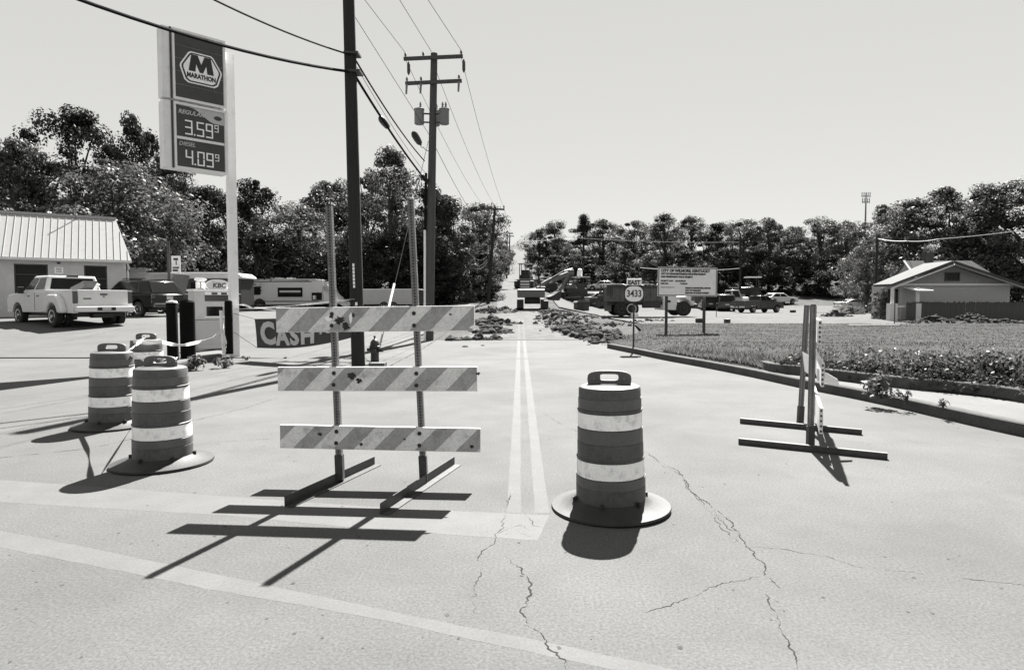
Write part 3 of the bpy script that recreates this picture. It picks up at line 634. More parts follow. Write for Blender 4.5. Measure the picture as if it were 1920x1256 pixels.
# ------------------------------------------------------------------ bungalow and its yard
def bungalow():
    c = at(1690, 565, 38.0); z0 = h(c.x, 38) - .1; Wd = at(1893, 565, 38).x - c.x; E = at(1700, 533, 38).z - z0; A = at(1776, 494, 38).z - z0
    ax = at(1776, 565, 38).x - c.x; lx = at(1664, 565, 38).x - c.x
    t = thing('bungalow', 'pale sided bungalow with a low front gable beside the wood', 'house', (c.x, 38, z0))
    MB().box((Wd / 2, 1.6, E / 2), (Wd, 3.2, E)).build('wall', 'siding', t)
    gw = MB().prism([(.0, E), (Wd, E), (ax, A - .12)], .02, .3, 'y').build('gable_wall', 'gable', t)
    for k in range(int(E / .2)): MB().box((Wd / 2, -.008, .12 + k * .2), (Wd - .02, .016, .03)).build('siding_board', 'siding', t)
    MB().box((Wd / 2 + .2, -.06, E - .02), (Wd + .6, .12, .14)).build('trim_board', 'trim', t)
    s = MB(); s.slab([(lx, -.45, E - .12), (ax, -.45, A), (ax, 2.2, A), (lx, 1.5, E - .12)][::-1], .14); s.slab([(ax, -.45, A), (Wd + .5, -.45, E - .15), (Wd + .5, 2.2, E - .15), (ax, 2.2, A)][::-1], .14)
    s.build('roof', 'shingle', t)
    MB().bar((lx, -.5, E - .22), (ax, -.5, A - .1), .06, .2, up=(0, 1, 0)).build('fascia', 'trim', t); MB().bar((ax, -.5, A - .1), (Wd + .5, -.5, E - .25), .06, .2, up=(0, 1, 0)).build('fascia', 'gable', t)
    wx = at(1776, 565, 38).x - c.x + .3
    f = MB(); w0, w1, b0, b1 = wx - .45, wx + .35, E + .22, E + .68
    for q in (((w0 + w1) / 2, b1, w1 - w0 + .1, .06), ((w0 + w1) / 2, b0, w1 - w0 + .1, .06), (w0, (b0 + b1) / 2, .06, b1 - b0 - .06), (w1, (b0 + b1) / 2, .06, b1 - b0 - .06)): f.box((q[0], -.01, q[1]), (q[2], .08, q[3]))
    fr = f.build('window', 'darksteel', t); MB().box(((w0 + w1) / 2, .0, (b0 + b1) / 2), (w1 - w0 - .06, .03, b1 - b0 - .06)).build('pane', 'glass', fr)
    # taller house behind with its own steep gable
    z = at(1658, 490, 44).z - z0; x0 = at(1680, 565, 44).x - c.x; x1 = at(1840, 565, 44).x - c.x
    r = MB(); r.slab([(x0, 3.2, E - .1), (x1, 3.2, E - .1), (x1 - 1.2, 5.4, z), (x0 + .2, 5.4, z)], .12); r.slab([(x1, 7.8, E - .1), (x0, 7.8, E - .1), (x0 + .2, 5.4, z), (x1 - 1.2, 5.4, z)], .12); r.slab([(x1, 3.2, E - .1), (x1, 7.8, E - .1), (x1 - 1.2, 5.4, z)], .1)
    r.build('main_roof', 'shingledark', t)
    MB().prism([(3.5, 0), (3.5, E), (5.4, z - .1), (7.5, E), (7.5, 0)], x0 + .25, x0 + .5, 'x').build('side_wall', 'gable', t)
    MB().bar((x0, 3.1, E - .15), (x0 + .1, 5.4, z), .06, .12, up=(1, 0, 0)).build('bargeboard', 'trim', t)
    MB().box((at(1728, 565, 44).x - c.x, 5.5, z + .15), (.5, .5, .8)).build('chimney', 'shingledark', t)
    # porch
    for q in (.12, -1.35): 
        MB().box((q + .1, -1.2, .55), (.42, .42, 1.1)).build('porch_pier', 'trim', t); MB().box((q + .1, -1.2, 1.55), (.14, .14, .9)).build('porch_post', 'trim', t)
    MB().box((-.6, -1.2, .93), (1.0, .12, .12)).build('porch_rail', 'trim', t)
    MB().slab([(.05, -1.5, E - .38), (.95, -1.5, E - .38), (.95, -.02, E - .12), (.05, -.02, E - .12)], .08).build('awning', 'trim', t)
    MB().box((-.5, .02, 1.2), (.6, .05, 1.5)).build('porch_window', 'glass', t)
    f2 = thing('picket_fence', 'dark board fence along the foot of the bungalow wall', 'fence', (c.x, 36.6, z0))
    n = 0; xx = at(1702, 565, 36.6).x - c.x
    me = MB().prism([(-.066, 0), (.066, 0), (.066, 1.16), (0, 1.22), (-.066, 1.16)], -.011, .011, 'y').build('picket', 'fencewood', f2).data
    bpy.data.objects.remove(bpy.data.objects['picket'])
    while xx < Wd + 3:
        o = link('picket', me, None, f2, (xx, rnd.uniform(-.01, .01), rnd.uniform(-.05, .02))); o.rotation_euler = (0, rnd.uniform(-.012, .012), 0); xx += .142
    for zz in (.3, .95): MB().box((xx / 2 + .4, .04, zz), (xx - .9, .05, .09)).build('fence_rail', 'fencewood', f2)
bungalow()

# ------------------------------------------------------------------ earth heaps
_bi = bmesh.new(); bmesh.ops.create_icosphere(_bi, subdivisions=1, radius=1.0)
ICO = ([tuple(v.co) for v in _bi.verts], [tuple(v.index for v in f.verts) for f in _bi.faces]); _bi.free()
def heap(label, ctr, ang, L, Wd, H, n, seed, m='dirt', cl=(.04, .15), grp=None):
    t = thing('dirt_heap', label, 'dirt heap', (ctr[0], ctr[1], h(ctr[0], ctr[1]) - .03), ang, grp); mb = MB(); nx, ny = 26, 12; vs = []; fs = []
    for j in range(ny + 1):
        for i in range(nx + 1):
            u, v = i / nx * 2 - 1, j / ny * 2 - 1; q = max(0, 1 - u * u) * max(0, 1 - v * v)
            z = H * q * (0.75 + .9 * noise.noise(Vector((u * 3 + seed, v * 2, seed)))) + .05 * noise.noise(Vector((u * 12, v * 9, seed))) * (q > 0)
            X, Y = u * L / 2, v * Wd / 2; gx = ctr[0] + X * math.cos(ang) - Y * math.sin(ang); gy = ctr[1] + X * math.sin(ang) + Y * math.cos(ang)
            vs.append((X, Y, z - .05 + h(gx, gy) - h(*ctr)))
    for j in range(ny):
        for i in range(nx): fs.append((j * (nx + 1) + i, j * (nx + 1) + i + 1, (j + 1) * (nx + 1) + i + 1, (j + 1) * (nx + 1) + i))
    MB().add(vs, fs).build('mound', 'dirtlight', t, fix=False)
    cb = MB(); n = int(n * 1.5)
    for k in range(n):
        u, v = rnd.uniform(-1, 1), max(-1.15, min(1.15, rnd.gauss(0, .5))); q = max(0, 1 - u * u) * max(0, 1 - v * v); X, Y = u * L / 2, v * Wd / 2
        gx = ctr[0] + X * math.cos(ang) - Y * math.sin(ang); gy = ctr[1] + X * math.sin(ang) + Y * math.cos(ang)
        z = H * q * (0.75 + .9 * noise.noise(Vector((u * 3 + seed, v * 2, seed)))) + h(gx, gy) - h(*ctr); r = rnd.uniform(*cl) * (0.4 + rnd.random())
        r *= .55 + 1.3 * rnd.random() ** 4; sd_ = rnd.random() * 90; sq = (rnd.uniform(.7, 1.25), rnd.uniform(.7, 1.25), rnd.uniform(.55, .95))
        cb.add([(X + r * vx * sq[0] * q_, Y + r * vy * sq[1] * q_, z + r * vz * sq[2] * q_) for vx, vy, vz in ICO[0] for q_ in (1 + .55 * noise.noise(Vector((vx + sd_, vy, vz)) * 1.3),)], ICO[1])
    cb.build('clods', m, t, fix=False, kind='stuff'); return t
def heap_px(label, a, b, Ya, Yb, Wd, H, n, seed, **k):
    p, q = Vector((xat(a, Ya), Ya)), Vector((xat(b, Yb), Yb)); c = (p + q) / 2; d = q - p
    return heap(label, c, math.atan2(d.y, d.x), d.length * 1.15, Wd, H, n, seed, **k)
heap_px('long dark windrow of torn up earth along the right road edge', 1160, 1062, 23.0, 31.0, 2.2, .42, 420, 1)
heap_px('farther windrow of torn up earth running to the excavator', 1078, 1036, 30.5, 46.0, 3.0, .42, 420, 2)
heap_px('dark heap of broken pavement left of the road by the second road pole', 893, 945, 33.0, 35.0, 3.0, .38, 260, 3)
heap_px('low scatter of rubble at the end of the left sidewalk', 845, 935, 24.6, 24.9, .9, .15, 160, 4, cl=(.03, .12))
heap_px('second band of rubble behind the sidewalk end', 892, 945, 28.5, 29, 2.4, .3, 160, 5, cl=(.05, .2))
heap_px('dark earth heap in front of the board fence', 1705, 1900, 34.2, 34.2, 1.6, .42, 300, 6, cl=(.04, .13))
heap_px('flat earth heap on the lot edge right of the edge on barricade', 1545, 1590, 44, 44, 1.4, .45, 60, 7)
heap_px('broken earth strip left of the excavator', 905, 955, 44, 46, 3, .5, 160, 8)
for i, (px, y, r) in enumerate(((1180, 26, .9), (1120, 33, 1.2), (1215, 36, .8), (1090, 40, 1.4))):
    heap(('scattered clods on the bare ground nearest the route sign', 'scattered clods left of the dump truck tail', 'scattered clods under the city board beside the truck wheels', 'scattered clods farthest back beside the excavator bucket')[i], (xat(px, y), y), .4, 3.4 * r, 2.0 * r, .10, 70, 20 + i, m='dirtlight', cl=(.03, .10), grp='scattered clods')
# rubble at the sidewalk end, single pieces
for i, (px, py, r, lab) in enumerate(((872, 650, .10, 'small broken asphalt lump nearest the barricade top rail'), (858, 640, .16, 'flat dark plate at the torn sidewalk end'), (905, 648, .07, 'little dark lump on the asphalt right of the sidewalk end'))):
    p = gz(px, py, .02); mb = MB(); mb.lathe([(r, 0), (r * 1.1, r * .3), (r * .5, r * .55)], n=7); o = mb.build('rubble_lump', 'dirt', None, (p.x, p.y, h(p.x, p.y) - .005)); tag(o, lab, 'rubble')

# ------------------------------------------------------------------ utility poles and lines
def pole(label, b, tpt, r0, r1, m='wood', group='wooden utility poles'):
    t = thing('utility_pole', label, 'utility pole', b, 0, group); d = Vector(tpt) - Vector(b)
    MB().cyl(-d.normalized() * .5, d, r0, r1, 14).build('shaft', m, t, smooth=True); return t, d
bA = gz(672, 686); tA = at(652, -70, bA.y); PA, dA = pole('nearest dark utility pole behind the striped barricade', bA, tA, .165, .135)
bB = gz(804, 641); tB = at(814, 101, bB.y); PB, dB = pole('utility pole with crossarms and three transformers', bB, tB, .19, .13, 'woodlight')
bC = at(915, 585, 56); tC = at(928, 388, 56); bC.z = h(bC.x, 56) - .1; PC, dC = pole('thin pole with one crossarm left of the dug up road', bC, tC, .17, .11)
bD = at(950, 525, 124); tD = at(951, 433, 124); bD.z = h(bD.x, 124) - .2; PD, dD = pole('farther road pole above the dirt bank', bD, tD, .17, .12)
bE = at(954, 515, 145); tE = at(956, 440, 145); bE.z = h(bE.x, 145) - .2; PE, dE = pole('farthest road pole just left of the road gap', bE, tE, .17, .12)
bF = at(1388, 548, 78); tF = at(1388, 445, 78); bF.z = h(bF.x, 78) - .2; PF, dF = pole('pole in front of the right wood above the dark pickup', bF, tF, .15, .11)
bG = at(1641, 565, 50); tG = at(1645, 441, 50); bG.z = h(bG.x, 50) - .2; PG, dG = pole('slim pole left of the bungalow carrying the service wire', bG, tG, .12, .09)
def strip(P, t0, t1, px, Y, base, m, name): pass
# pole details
q = at(664, 515, bA.y - .16) - bA
for k in range(7): MB().box(q + Vector((-.015 + .002 * k, 0, .23 - .085 * k)), (.045, .012, .07)).build('number_tag', 'signwhite', PA)
MB().box(at(668, 570, bA.y - .17) - bA, (.05, .012, .08)).build('number_tag', 'signwhite', PA)
MB().box(at(661, 103, bA.y) - bA, (.34, .34, .05)).build('cable_bracket', 'darksteel', PA); MB().box(at(664, 137, bA.y) - bA, (.36, .36, .05)).build('cable_bracket', 'darksteel', PA)
yB = bB.y
def arm(P, base, a, b, name='crossarm', m='woodlight', w=.10): 
    return MB().bar(Vector(a) - base, Vector(b) - base, w, w * 1.2).build(name, m, P)
a1l, a1r = at(757, 111, yB - .2), at(868, 106, yB - .2); a2l, a2r = at(760, 157, yB - .2), at(866, 152, yB - .2)
arm(PB, bB, a1l, a1r); arm(PB, bB, a2l, a2r)
INS = [(.02, 0), (.02, .05), (.055, .06), (.03, .09), (.055, .10), (.03, .13), (.05, .14), (.02, .18)]
for (a, b, fs) in ((a1l, a1r, (.03, .33, .97)), (a2l, a2r, (.03, .28, .95))):
    for f in fs:
        p = a.lerp(b, f) - bB; MB().lathe(INS, p + Vector((0, 0, .05)), 8).build('insulator', 'xfmr', PB)
for f in (.03, .28, .95): 
    p = a2l.lerp(a2r, f) - bB; MB().cyl(p + Vector((0, -.07, -.05)), p + Vector((-.02, -.07, -.42)), .045, .035, 8).build('fuse_cutout', 'xfmr', PB)
for (px, py, dy) in ((786, 219, -.1), (833, 219, -.1), (816, 222, .45)):
    p = at(px, py, yB + dy) - bB; tr = MB().lathe([(.16, -.29), (.185, -.27), (.185, .24), (.2, .25), (.2, .28), (.12, .31), (.03, .32)], p, 18).build('transformer', 'xfmr', PB, smooth=True)
    for dx in ((.05,) if px < 800 else (-.06, .06)): MB().lathe([(.03, .3), (.05, .36), (.03, .4), (.045, .45), (.015, .55)], p + Vector((dx, 0, 0)), 8).build('bushing', 'xfmr', tr)
    if dy < 0: MB().bar(p + Vector((0, 0, .12)), Vector((dB.x * .8, 0, p.z + .12)), .05, .05).build('mount', 'darksteel', tr); MB().bar(p + Vector((0, 0, -.2)), Vector((dB.x * .8, 0, p.z - .2)), .05, .05).build('mount', 'darksteel', tr)
c0, c1 = at(798, 640, yB - .1), at(797, 432, yB - .1); MB().cyl(Vector((c0.x - bB.x - .02, -.16, 0)), c1 - bB + Vector((0, -.06, 0)), .045).build('conduit', 'signgrey', PB)
c1b = at(800, 325, yB - .1); MB().cyl(c1 - bB, c1b - bB + Vector((-.02, -.02, 0)), .05).build('riser_cable', 'cable', PB)
arm(PC, bC, at(908, 391, 55.8), at(946, 393, 55.8), w=.12)
for f in (.03, .5, .97): MB().lathe([(r * 1.6, z * 1.6) for r, z in INS], at(908, 391, 55.8).lerp(at(946, 393, 55.8), f) - bC + Vector((0, 0, .06)), 6).build('insulator', 'xfmr', PC)
arm(PD, bD, at(944, 437, 123.8), at(962, 438, 123.8), w=.16); arm(PE, bE, at(950, 443, 144.8), at(964, 443, 144.8), w=.16)
def wireline(label, pts, r, m='wire', sag=0.0, n=14, group='overhead wires', name='power_line', cat='wire'):
    out = []
    for a, b in zip(pts, pts[1:]):
        a, b = Vector(a), Vector(b); s = sag if not isinstance(sag, list) else sag[len(out) // n]
        for i in range(n):
            t = i / n; p = a.lerp(b, t); p.z -= 4 * s * t * (1 - t); out.append(p)
    out.append(Vector(pts[-1])); o = MB().tube(out, r, 5).build(name, m); return tag(o, label, cat, group)
def back(p, px, py, Y):   # carry a line on from p through a sighted point to behind the camera
    q = at(px, py, Y); d = q - Vector(p); return Vector(p) + d * ((-14 - p[1]) / d.y)
aC = [at(909, 389, 55.8), at(928, 386, 55.8), at(945, 390, 55.8)]
for nm, f, (px, py), ce in (('left', .03, (709, 33), 0), ('middle', .47, (770, 34), 1), ('right', .97, (824, 33), 2)):
    p = a1l.lerp(a1r, f) + Vector((0, 0, .22))
    wireline('thin power line running from the %s of the top crossarm back overhead' % nm, [back(p, px, py, 21.2), p], .009)
    wireline('thin power line from the %s of the top crossarm to the next road pole' % nm, [p + Vector((0, 0, -.25)), aC[ce]], .009, sag=.5)
    MB_ = MB(); MB_.lathe([(.02, -.3), (.06, -.2), (.06, .1), (.02, .2)], p + Vector((.08, .2, -.45)) - bB, 8); MB_.build('strain_insulator', 'darksteel', PB)
    wireline('faint power line between the two farther road poles, %s strand' % nm, [aC[ce], at(946 + 8 * ce, 436, 124)], .012, sag=.8)
nb = at(806, 255, yB); wireline('lone neutral wire sloping from top left to the transformer pole', [back(nb, 668, 36, 19.5), nb], .009)
wireline('lower neutral wire from the transformer pole to the thin pole', [nb, at(921, 440, 56)], .011, sag=.6)
ka1, ka2 = at(662, 136, bA.y - .05), at(662, 105, bA.y - .05); kb1, kb2 = at(800, 340, yB - .1), at(796, 302, yB - .1)
CG = 'telephone cables on the roadside poles'
wireline('thick black cable crossing over the price sign to the nearest pole', [at(-130, -110, 9.5), ka1], .034, 'cable', sag=.28, group=CG, name='telephone_cable', cat='cable')
wireline('thinner black cable entering above the price sign to the nearest pole', [at(300, -52, 11.5), ka2], .020, 'cable', sag=.12, group=CG, name='telephone_cable', cat='cable')
wireline('thick sagging cable with a splice between the two nearest poles', [ka1, kb1], .034, 'cable', sag=.12, group=CG, name='telephone_cable', cat='cable')
wireline('upper cable between the two nearest poles', [ka2, kb2], .022, 'cable', sag=.16, group=CG, name='telephone_cable', cat='cable')
wireline('messenger wire just above the thick sagging cable', [ka2 + Vector((0, 0, -.12)), kb1 + Vector((0, 0, .25))], .007, 'cable', sag=.14, group=CG, name='telephone_cable', cat='cable')
for i, (d, s, lab) in enumerate(((0, 1.5, 'top'), (.3, 1.8, 'middle'), (.55, 1.9, 'bottom'))):
    wireline('%s cable of the drooping bundle beyond the transformer pole' % lab, [at(806, 345 + i * 5, yB), at(917, 476 + i * 4, 56)], .024 + .004 * i, 'cable', sag=s, group=CG, name='telephone_cable', cat='cable')
    wireline('%s cable of the bundle between the far road poles' % lab, [at(917, 476 + i * 4, 56), at(950, 466 + i * 4, 124)], .03, 'cable', sag=2.0 + .2 * i, group=CG, name='telephone_cable', cat='cable')
def blob(label, a, b, r, name='splice_case'):
    a, b = Vector(a), Vector(b); d = b - a; mb = MB(); mb.tube([a, a + d * .08, a + d * .2, a + d * .5, a + d * .8, a + d * .92, b], [r * .3, r * .7, r, r * 1.05, r * .9, r * .5, r * .3], 10)
    o = mb.build(name, 'plastic', smooth=True); return tag(o, label, 'cable splice')
yy = lambda px: bA.y + (yB - bA.y) * (px - 662) / (800 - 662)
blob('big black splice case on the thick cable between the nearest poles', at(712, 220, yy(716)), at(729, 241, yy(730)), .10)
blob('small black splice case where the thick cable meets the transformer pole', at(788, 328, yy(790)), at(803, 342, yy(800)), .09)
blob('long black cover on the upper cable left of the transformers', at(774, 248, yy(776)), at(789, 272, yy(788)), .12)
blob('black splice case just right of the transformer pole', at(816, 355, yB + .6), at(826, 376, yB + 2.4), .11)
wireline('pale service wire in front of the left part of the right wood', [at(985, 450, 70), at(1052, 444, 74), bF + (dF * .93)], .022, 'signgrey', sag=.25, group='service wires across the lot')
wireline('second service wire crossing below toward the small pole', [at(1200, 502, 60), bF + dF * .55], .022, 'signgrey', sag=.25, group='service wires across the lot')
wireline('pale service wire rising right from the slim pole over the bungalow', [bG + dG * .96, at(1700, 452, 44), at(1760, 448, 42), at(1960, 425, 40)], .022, 'signwhite', sag=.08, group='service wires across the lot')
# guy wire and its anchor
gb = gz(704, 680); gt = at(803, 265, yB); t = thing('guy_wire', 'thin guy wire with a pale guard sleeve beside the hydrant', 'guy wire', gb); dd = gt - gb
MB().cyl((0, 0, -.1), dd, .010, .010, 5).build('strand', 'wire', t); MB().cyl(dd * .03, dd * .09, .02, .02, 7).build('turnbuckle', 'darksteel', t); MB().cyl(dd * .12, dd * .27, .035, .035, 8).build('guard', 'signwhite', t)
o = MB().box((0, 0, .05), (.36, .30, .11)).build('anchor_block', 'concrete', None, (gz(709, 688).x, gz(709, 688).y, 0)); tag(o, 'small pale concrete block at the foot of the guy wire', 'concrete block')
# phone mast
mb = at(1622, 440, 240); t = thing('phone_mast', 'thin antenna mast rising above the right wood', 'mast', (mb.x, 240, h(mb.x, 240)))
mz = at(1622, 362, 240).z - h(mb.x, 240); MB().cyl((0, 0, 0), (0, 0, mz), .45, .22, 8).build('mast_tube', 'galv', t)
for zz, w in ((mz - 1.2, 3.0), (mz - 3.4, 2.6)):
    a = MB().box((0, 0, zz), (w, .2, .2)).build('antenna_rack', 'galv', t)
    for k in range(5): MB().box((-w / 2 + w * k / 4, 0, zz + .5), (.18, .25, 1.9)).build('antenna', 'xfmr', a)

wireline('short lead from the black cover to the transformer pole', [at(788, 272, yy(788)), at(794, 276, yB - .4), at(804, 283, yB)], .012, 'cable', sag=.05, group=CG, name='telephone_cable', cat='cable')

# ------------------------------------------------------------------ price sign
def price_sign():
    pb = gz(437, 672); t = thing('price_sign', 'tall fuel price sign with a big letter M on a pale pole', 'sign', pb)
    Y1 = pb.y - .05; tr = at(425, 88, Y1) - pb; br = at(431, 333, Y1) - pb
    # cabinet plane: right edge at the pole, left edge nearer to the camera
    R_ = at(426, 320, Y1 - .32) - pb; R_.z = 0; L_ = at(328, 320, Y1 - 1.22) - pb; L_.z = 0; d = L_ - R_; Wd = d.length
    top, bot = tr.z, br.z; fm = frame_of(L_, R_)            # right, up, outward
    X, U, N = fm.col[0].copy(), fm.col[1].copy(), fm.col[2].copy(); O = L_.copy(); HH = top - bot
    P = lambda u, v, o=0.0: O + X * u + Vector((0, 0, bot + v)) + N * o
    pm = fm
    MB().box((0.02, .06, (top - .1) / 2 - .15), (.215, .215, top + .1), rz=math.atan2(X.y, X.x)).build('pole', 'signpole', t, bevel=.015)
    MB().box((0.02, .06, .03), (.42, .42, .05), rz=math.atan2(X.y, X.x)).build('base_plate', 'darksteel', t)
    g = HH * .487
    def cab(v0, v1):
        b = MB(); b.slab([P(-.24, v0), P(Wd, v0), P(Wd, v1), P(-.24, v1)], .36); c = b.build('cabinet', 'signgrey', t, bevel=.01)
        f = MB()
        for (a0, a1, b0, b1) in ((0, Wd, v0, v0 + .06), (0, Wd, v1 - .06, v1), (0, .05, v0 + .06, v1 - .06), (Wd - .05, Wd, v0 + .06, v1 - .06)):
            f.slab([P(a0, b0, .035), P(a1, b0, .035), P(a1, b1, .035), P(a0, b1, .035)], .03)
        f.build('retainer', 'signgrey', c); MB().slab([P(-.06, v0, .02), P(-.015, v0, .02), P(-.015, v1, .02), P(-.06, v1, .02)], .015).build('edge_shadow_line', 'darksteel', c)  # dark strip paints the shadow line between the left border and the face
        return c
    lo, hi = cab(0, g - .03), cab(g + .03, HH)
    pl = lambda u0, u1, v0, v1, m, par, o=.006, th=.004, nm='panel': MB().slab([P(u0, v0, o), P(u1, v0, o), P(u1, v1, o), P(u0, v1, o)], th).build(nm, m, par)
    v0, v1 = g + .10, HH - .07
    for k in range(5): pl(.06, Wd - .06, v0 + (v1 - v0) * k / 5 + .006, v0 + (v1 - v0) * (k + 1) / 5 - .0, 'signdark', hi, nm='face_panel')
    cu, cv, s = Wd * .53, v0 + (v1 - v0) * .50, Wd * .40
    hexa = [(-.62, -.78), (.62, -.78), (.80, -.66), (1.0, -.05), (.98, .08), (.60, .70), (.48, .78), (-.48, .78), (-.60, .70), (-.98, .08), (-1.0, -.05), (-.80, -.66)]
    for sc, m, o in ((1.0, 'signwhite', .012), (.92, 'signblack', .016), (.84, 'signwhite', .020)):
        MB().slab([P(cu + x * s * sc, cv + y * s * sc, o) for x, y in hexa], .004).build('emblem', m, hi)
    Mp = [(-.60, -.22), (-.46, .60), (-.16, .60), (.0, .18), (.16, .60), (.46, .60), (.60, -.22), (.28, -.22), (.24, .16), (.08, -.22), (-.08, -.22), (-.24, .16), (-.28, -.22)]
    b = MB(); pts = [(x * s, y * s) for x, y in Mp]
    quads = [[(-.60, -.22), (-.28, -.22), (-.24, .16), (-.16, .60), (-.46, .60)], [(-.24, .16), (-.08, -.22), (.0, .18), (-.16, .60)], [(-.08, -.22), (.08, -.22), (.0, .18)], [(.08, -.22), (.24, .16), (.16, .60), (.0, .18)], [(.28, -.22), (.60, -.22), (.46, .60), (.16, .60), (.24, .16)]]
    for q in quads: b.slab([P(cu + x * s, cv + y * s + .02, .024) for x, y in q], .003)
    b.build('letter_m', 'signblack', hi)
    text('brand_lettering', 'MARATHON', .16, P(cu, cv - s * .40, .025), pm, 'signblack', hi, bold=.007, fit=s * 1.36)
    # price boxes
    mid = g * .46
    def box(va, vb): return pl(.06, Wd - .06, va, vb, 'signdark', lo, nm='price_panel')
    pa, pb_ = box(.07, mid - .03), box(mid + .04, g - .10)
    pl(.06, Wd - .06, mid - .028, mid + .038, 'signgrey', lo, o=.02, nm='divider')
    topv = g - .10; hgt = topv - mid - .04
    n = 10; sw = [P(Wd * .30 + (Wd * .70 - .06) * i / n, topv - hgt * .40 * sm(0, .75, i / n) - .01, .012) for i in range(n + 1)]
    b = MB()
    for i in range(n): b.slab([sw[i], sw[i + 1], P(Wd * .30 + (Wd * .70 - .06) * (i + 1) / n, topv, .012), P(Wd * .30 + (Wd * .70 - .06) * i / n, topv, .012)], .003)
    b.build('swoosh', 'signmid', pb_)
    el = MB(); el.slab([P(Wd * .83 + .10 * math.cos(a * .3927), topv - hgt * .21 + .055 * math.sin(a * .3927), .018) for a in range(16)], .003); el.build('small_emblem', 'signdark', pb_)
    text('grade_lettering', 'REGULAR', .145, P(.10, topv - hgt * .20, .014), pm, 'signmid', pb_, bold=.004, shear=.25, align='LEFT', sx=.98)
    text('grade_lettering', 'DIESEL', .14, P(.10, mid - .03 - (mid - .1) * .16, .014), pm, 'signmid', pa, bold=.002, shear=.25, align='LEFT', sx=.95)
    SEG = {'0': 'abcdef', '3': 'abgcd', '4': 'fgbc', '5': 'afgcd', '9': 'abcdfg'}
    def digit(ch, u, v, w, hh, par):
        th = w * .19; b = MB(); o = .018
        S = {'a': (0, hh - th, w, hh), 'g': (0, hh / 2 - th / 2, w, hh / 2 + th / 2), 'd': (0, 0, w, th), 'f': (0, hh / 2 + .012, th, hh), 'e': (0, 0, th, hh / 2 - .012), 'b': (w - th, hh / 2 + .012, w, hh), 'c': (w - th, 0, w, hh / 2 - .012)}
        for i, k in enumerate(SEG[ch]): a = S[k]; oo = o + i * .0006; b.slab([P(u + a[0], v + a[1], oo), P(u + a[2], v + a[1], oo), P(u + a[2], v + a[3], oo), P(u + a[0], v + a[3], oo)], .003)
        b.build('digit', 'signwhite', par)
    for (ds, vb, vt, par) in (('3599', mid + .04, topv - hgt * .38, pb_), ('4099', .07, mid - .03 - (mid - .1) * .30, pa)):
        v = vb + (vt - vb) * .14; hh = (vt - vb) * .76; u = Wd * .20; q_ = Wd * .64 / .925
        digit(ds[0], u, v, .20 * q_, hh, par); MB().slab([P(u + .235 * q_, v, .018), P(u + .275 * q_, v, .018), P(u + .275 * q_, v + .04, .018), P(u + .235 * q_, v + .04, .018)], .003).build('decimal_point', 'signwhite', par)
        digit(ds[1], u + .315 * q_, v, .20 * q_, hh, par); digit(ds[2], u + .565 * q_, v, .20 * q_, hh, par); digit(ds[3], u + .81 * q_, v + hh * .50, .115 * q_, hh * .5, par)
price_sign()

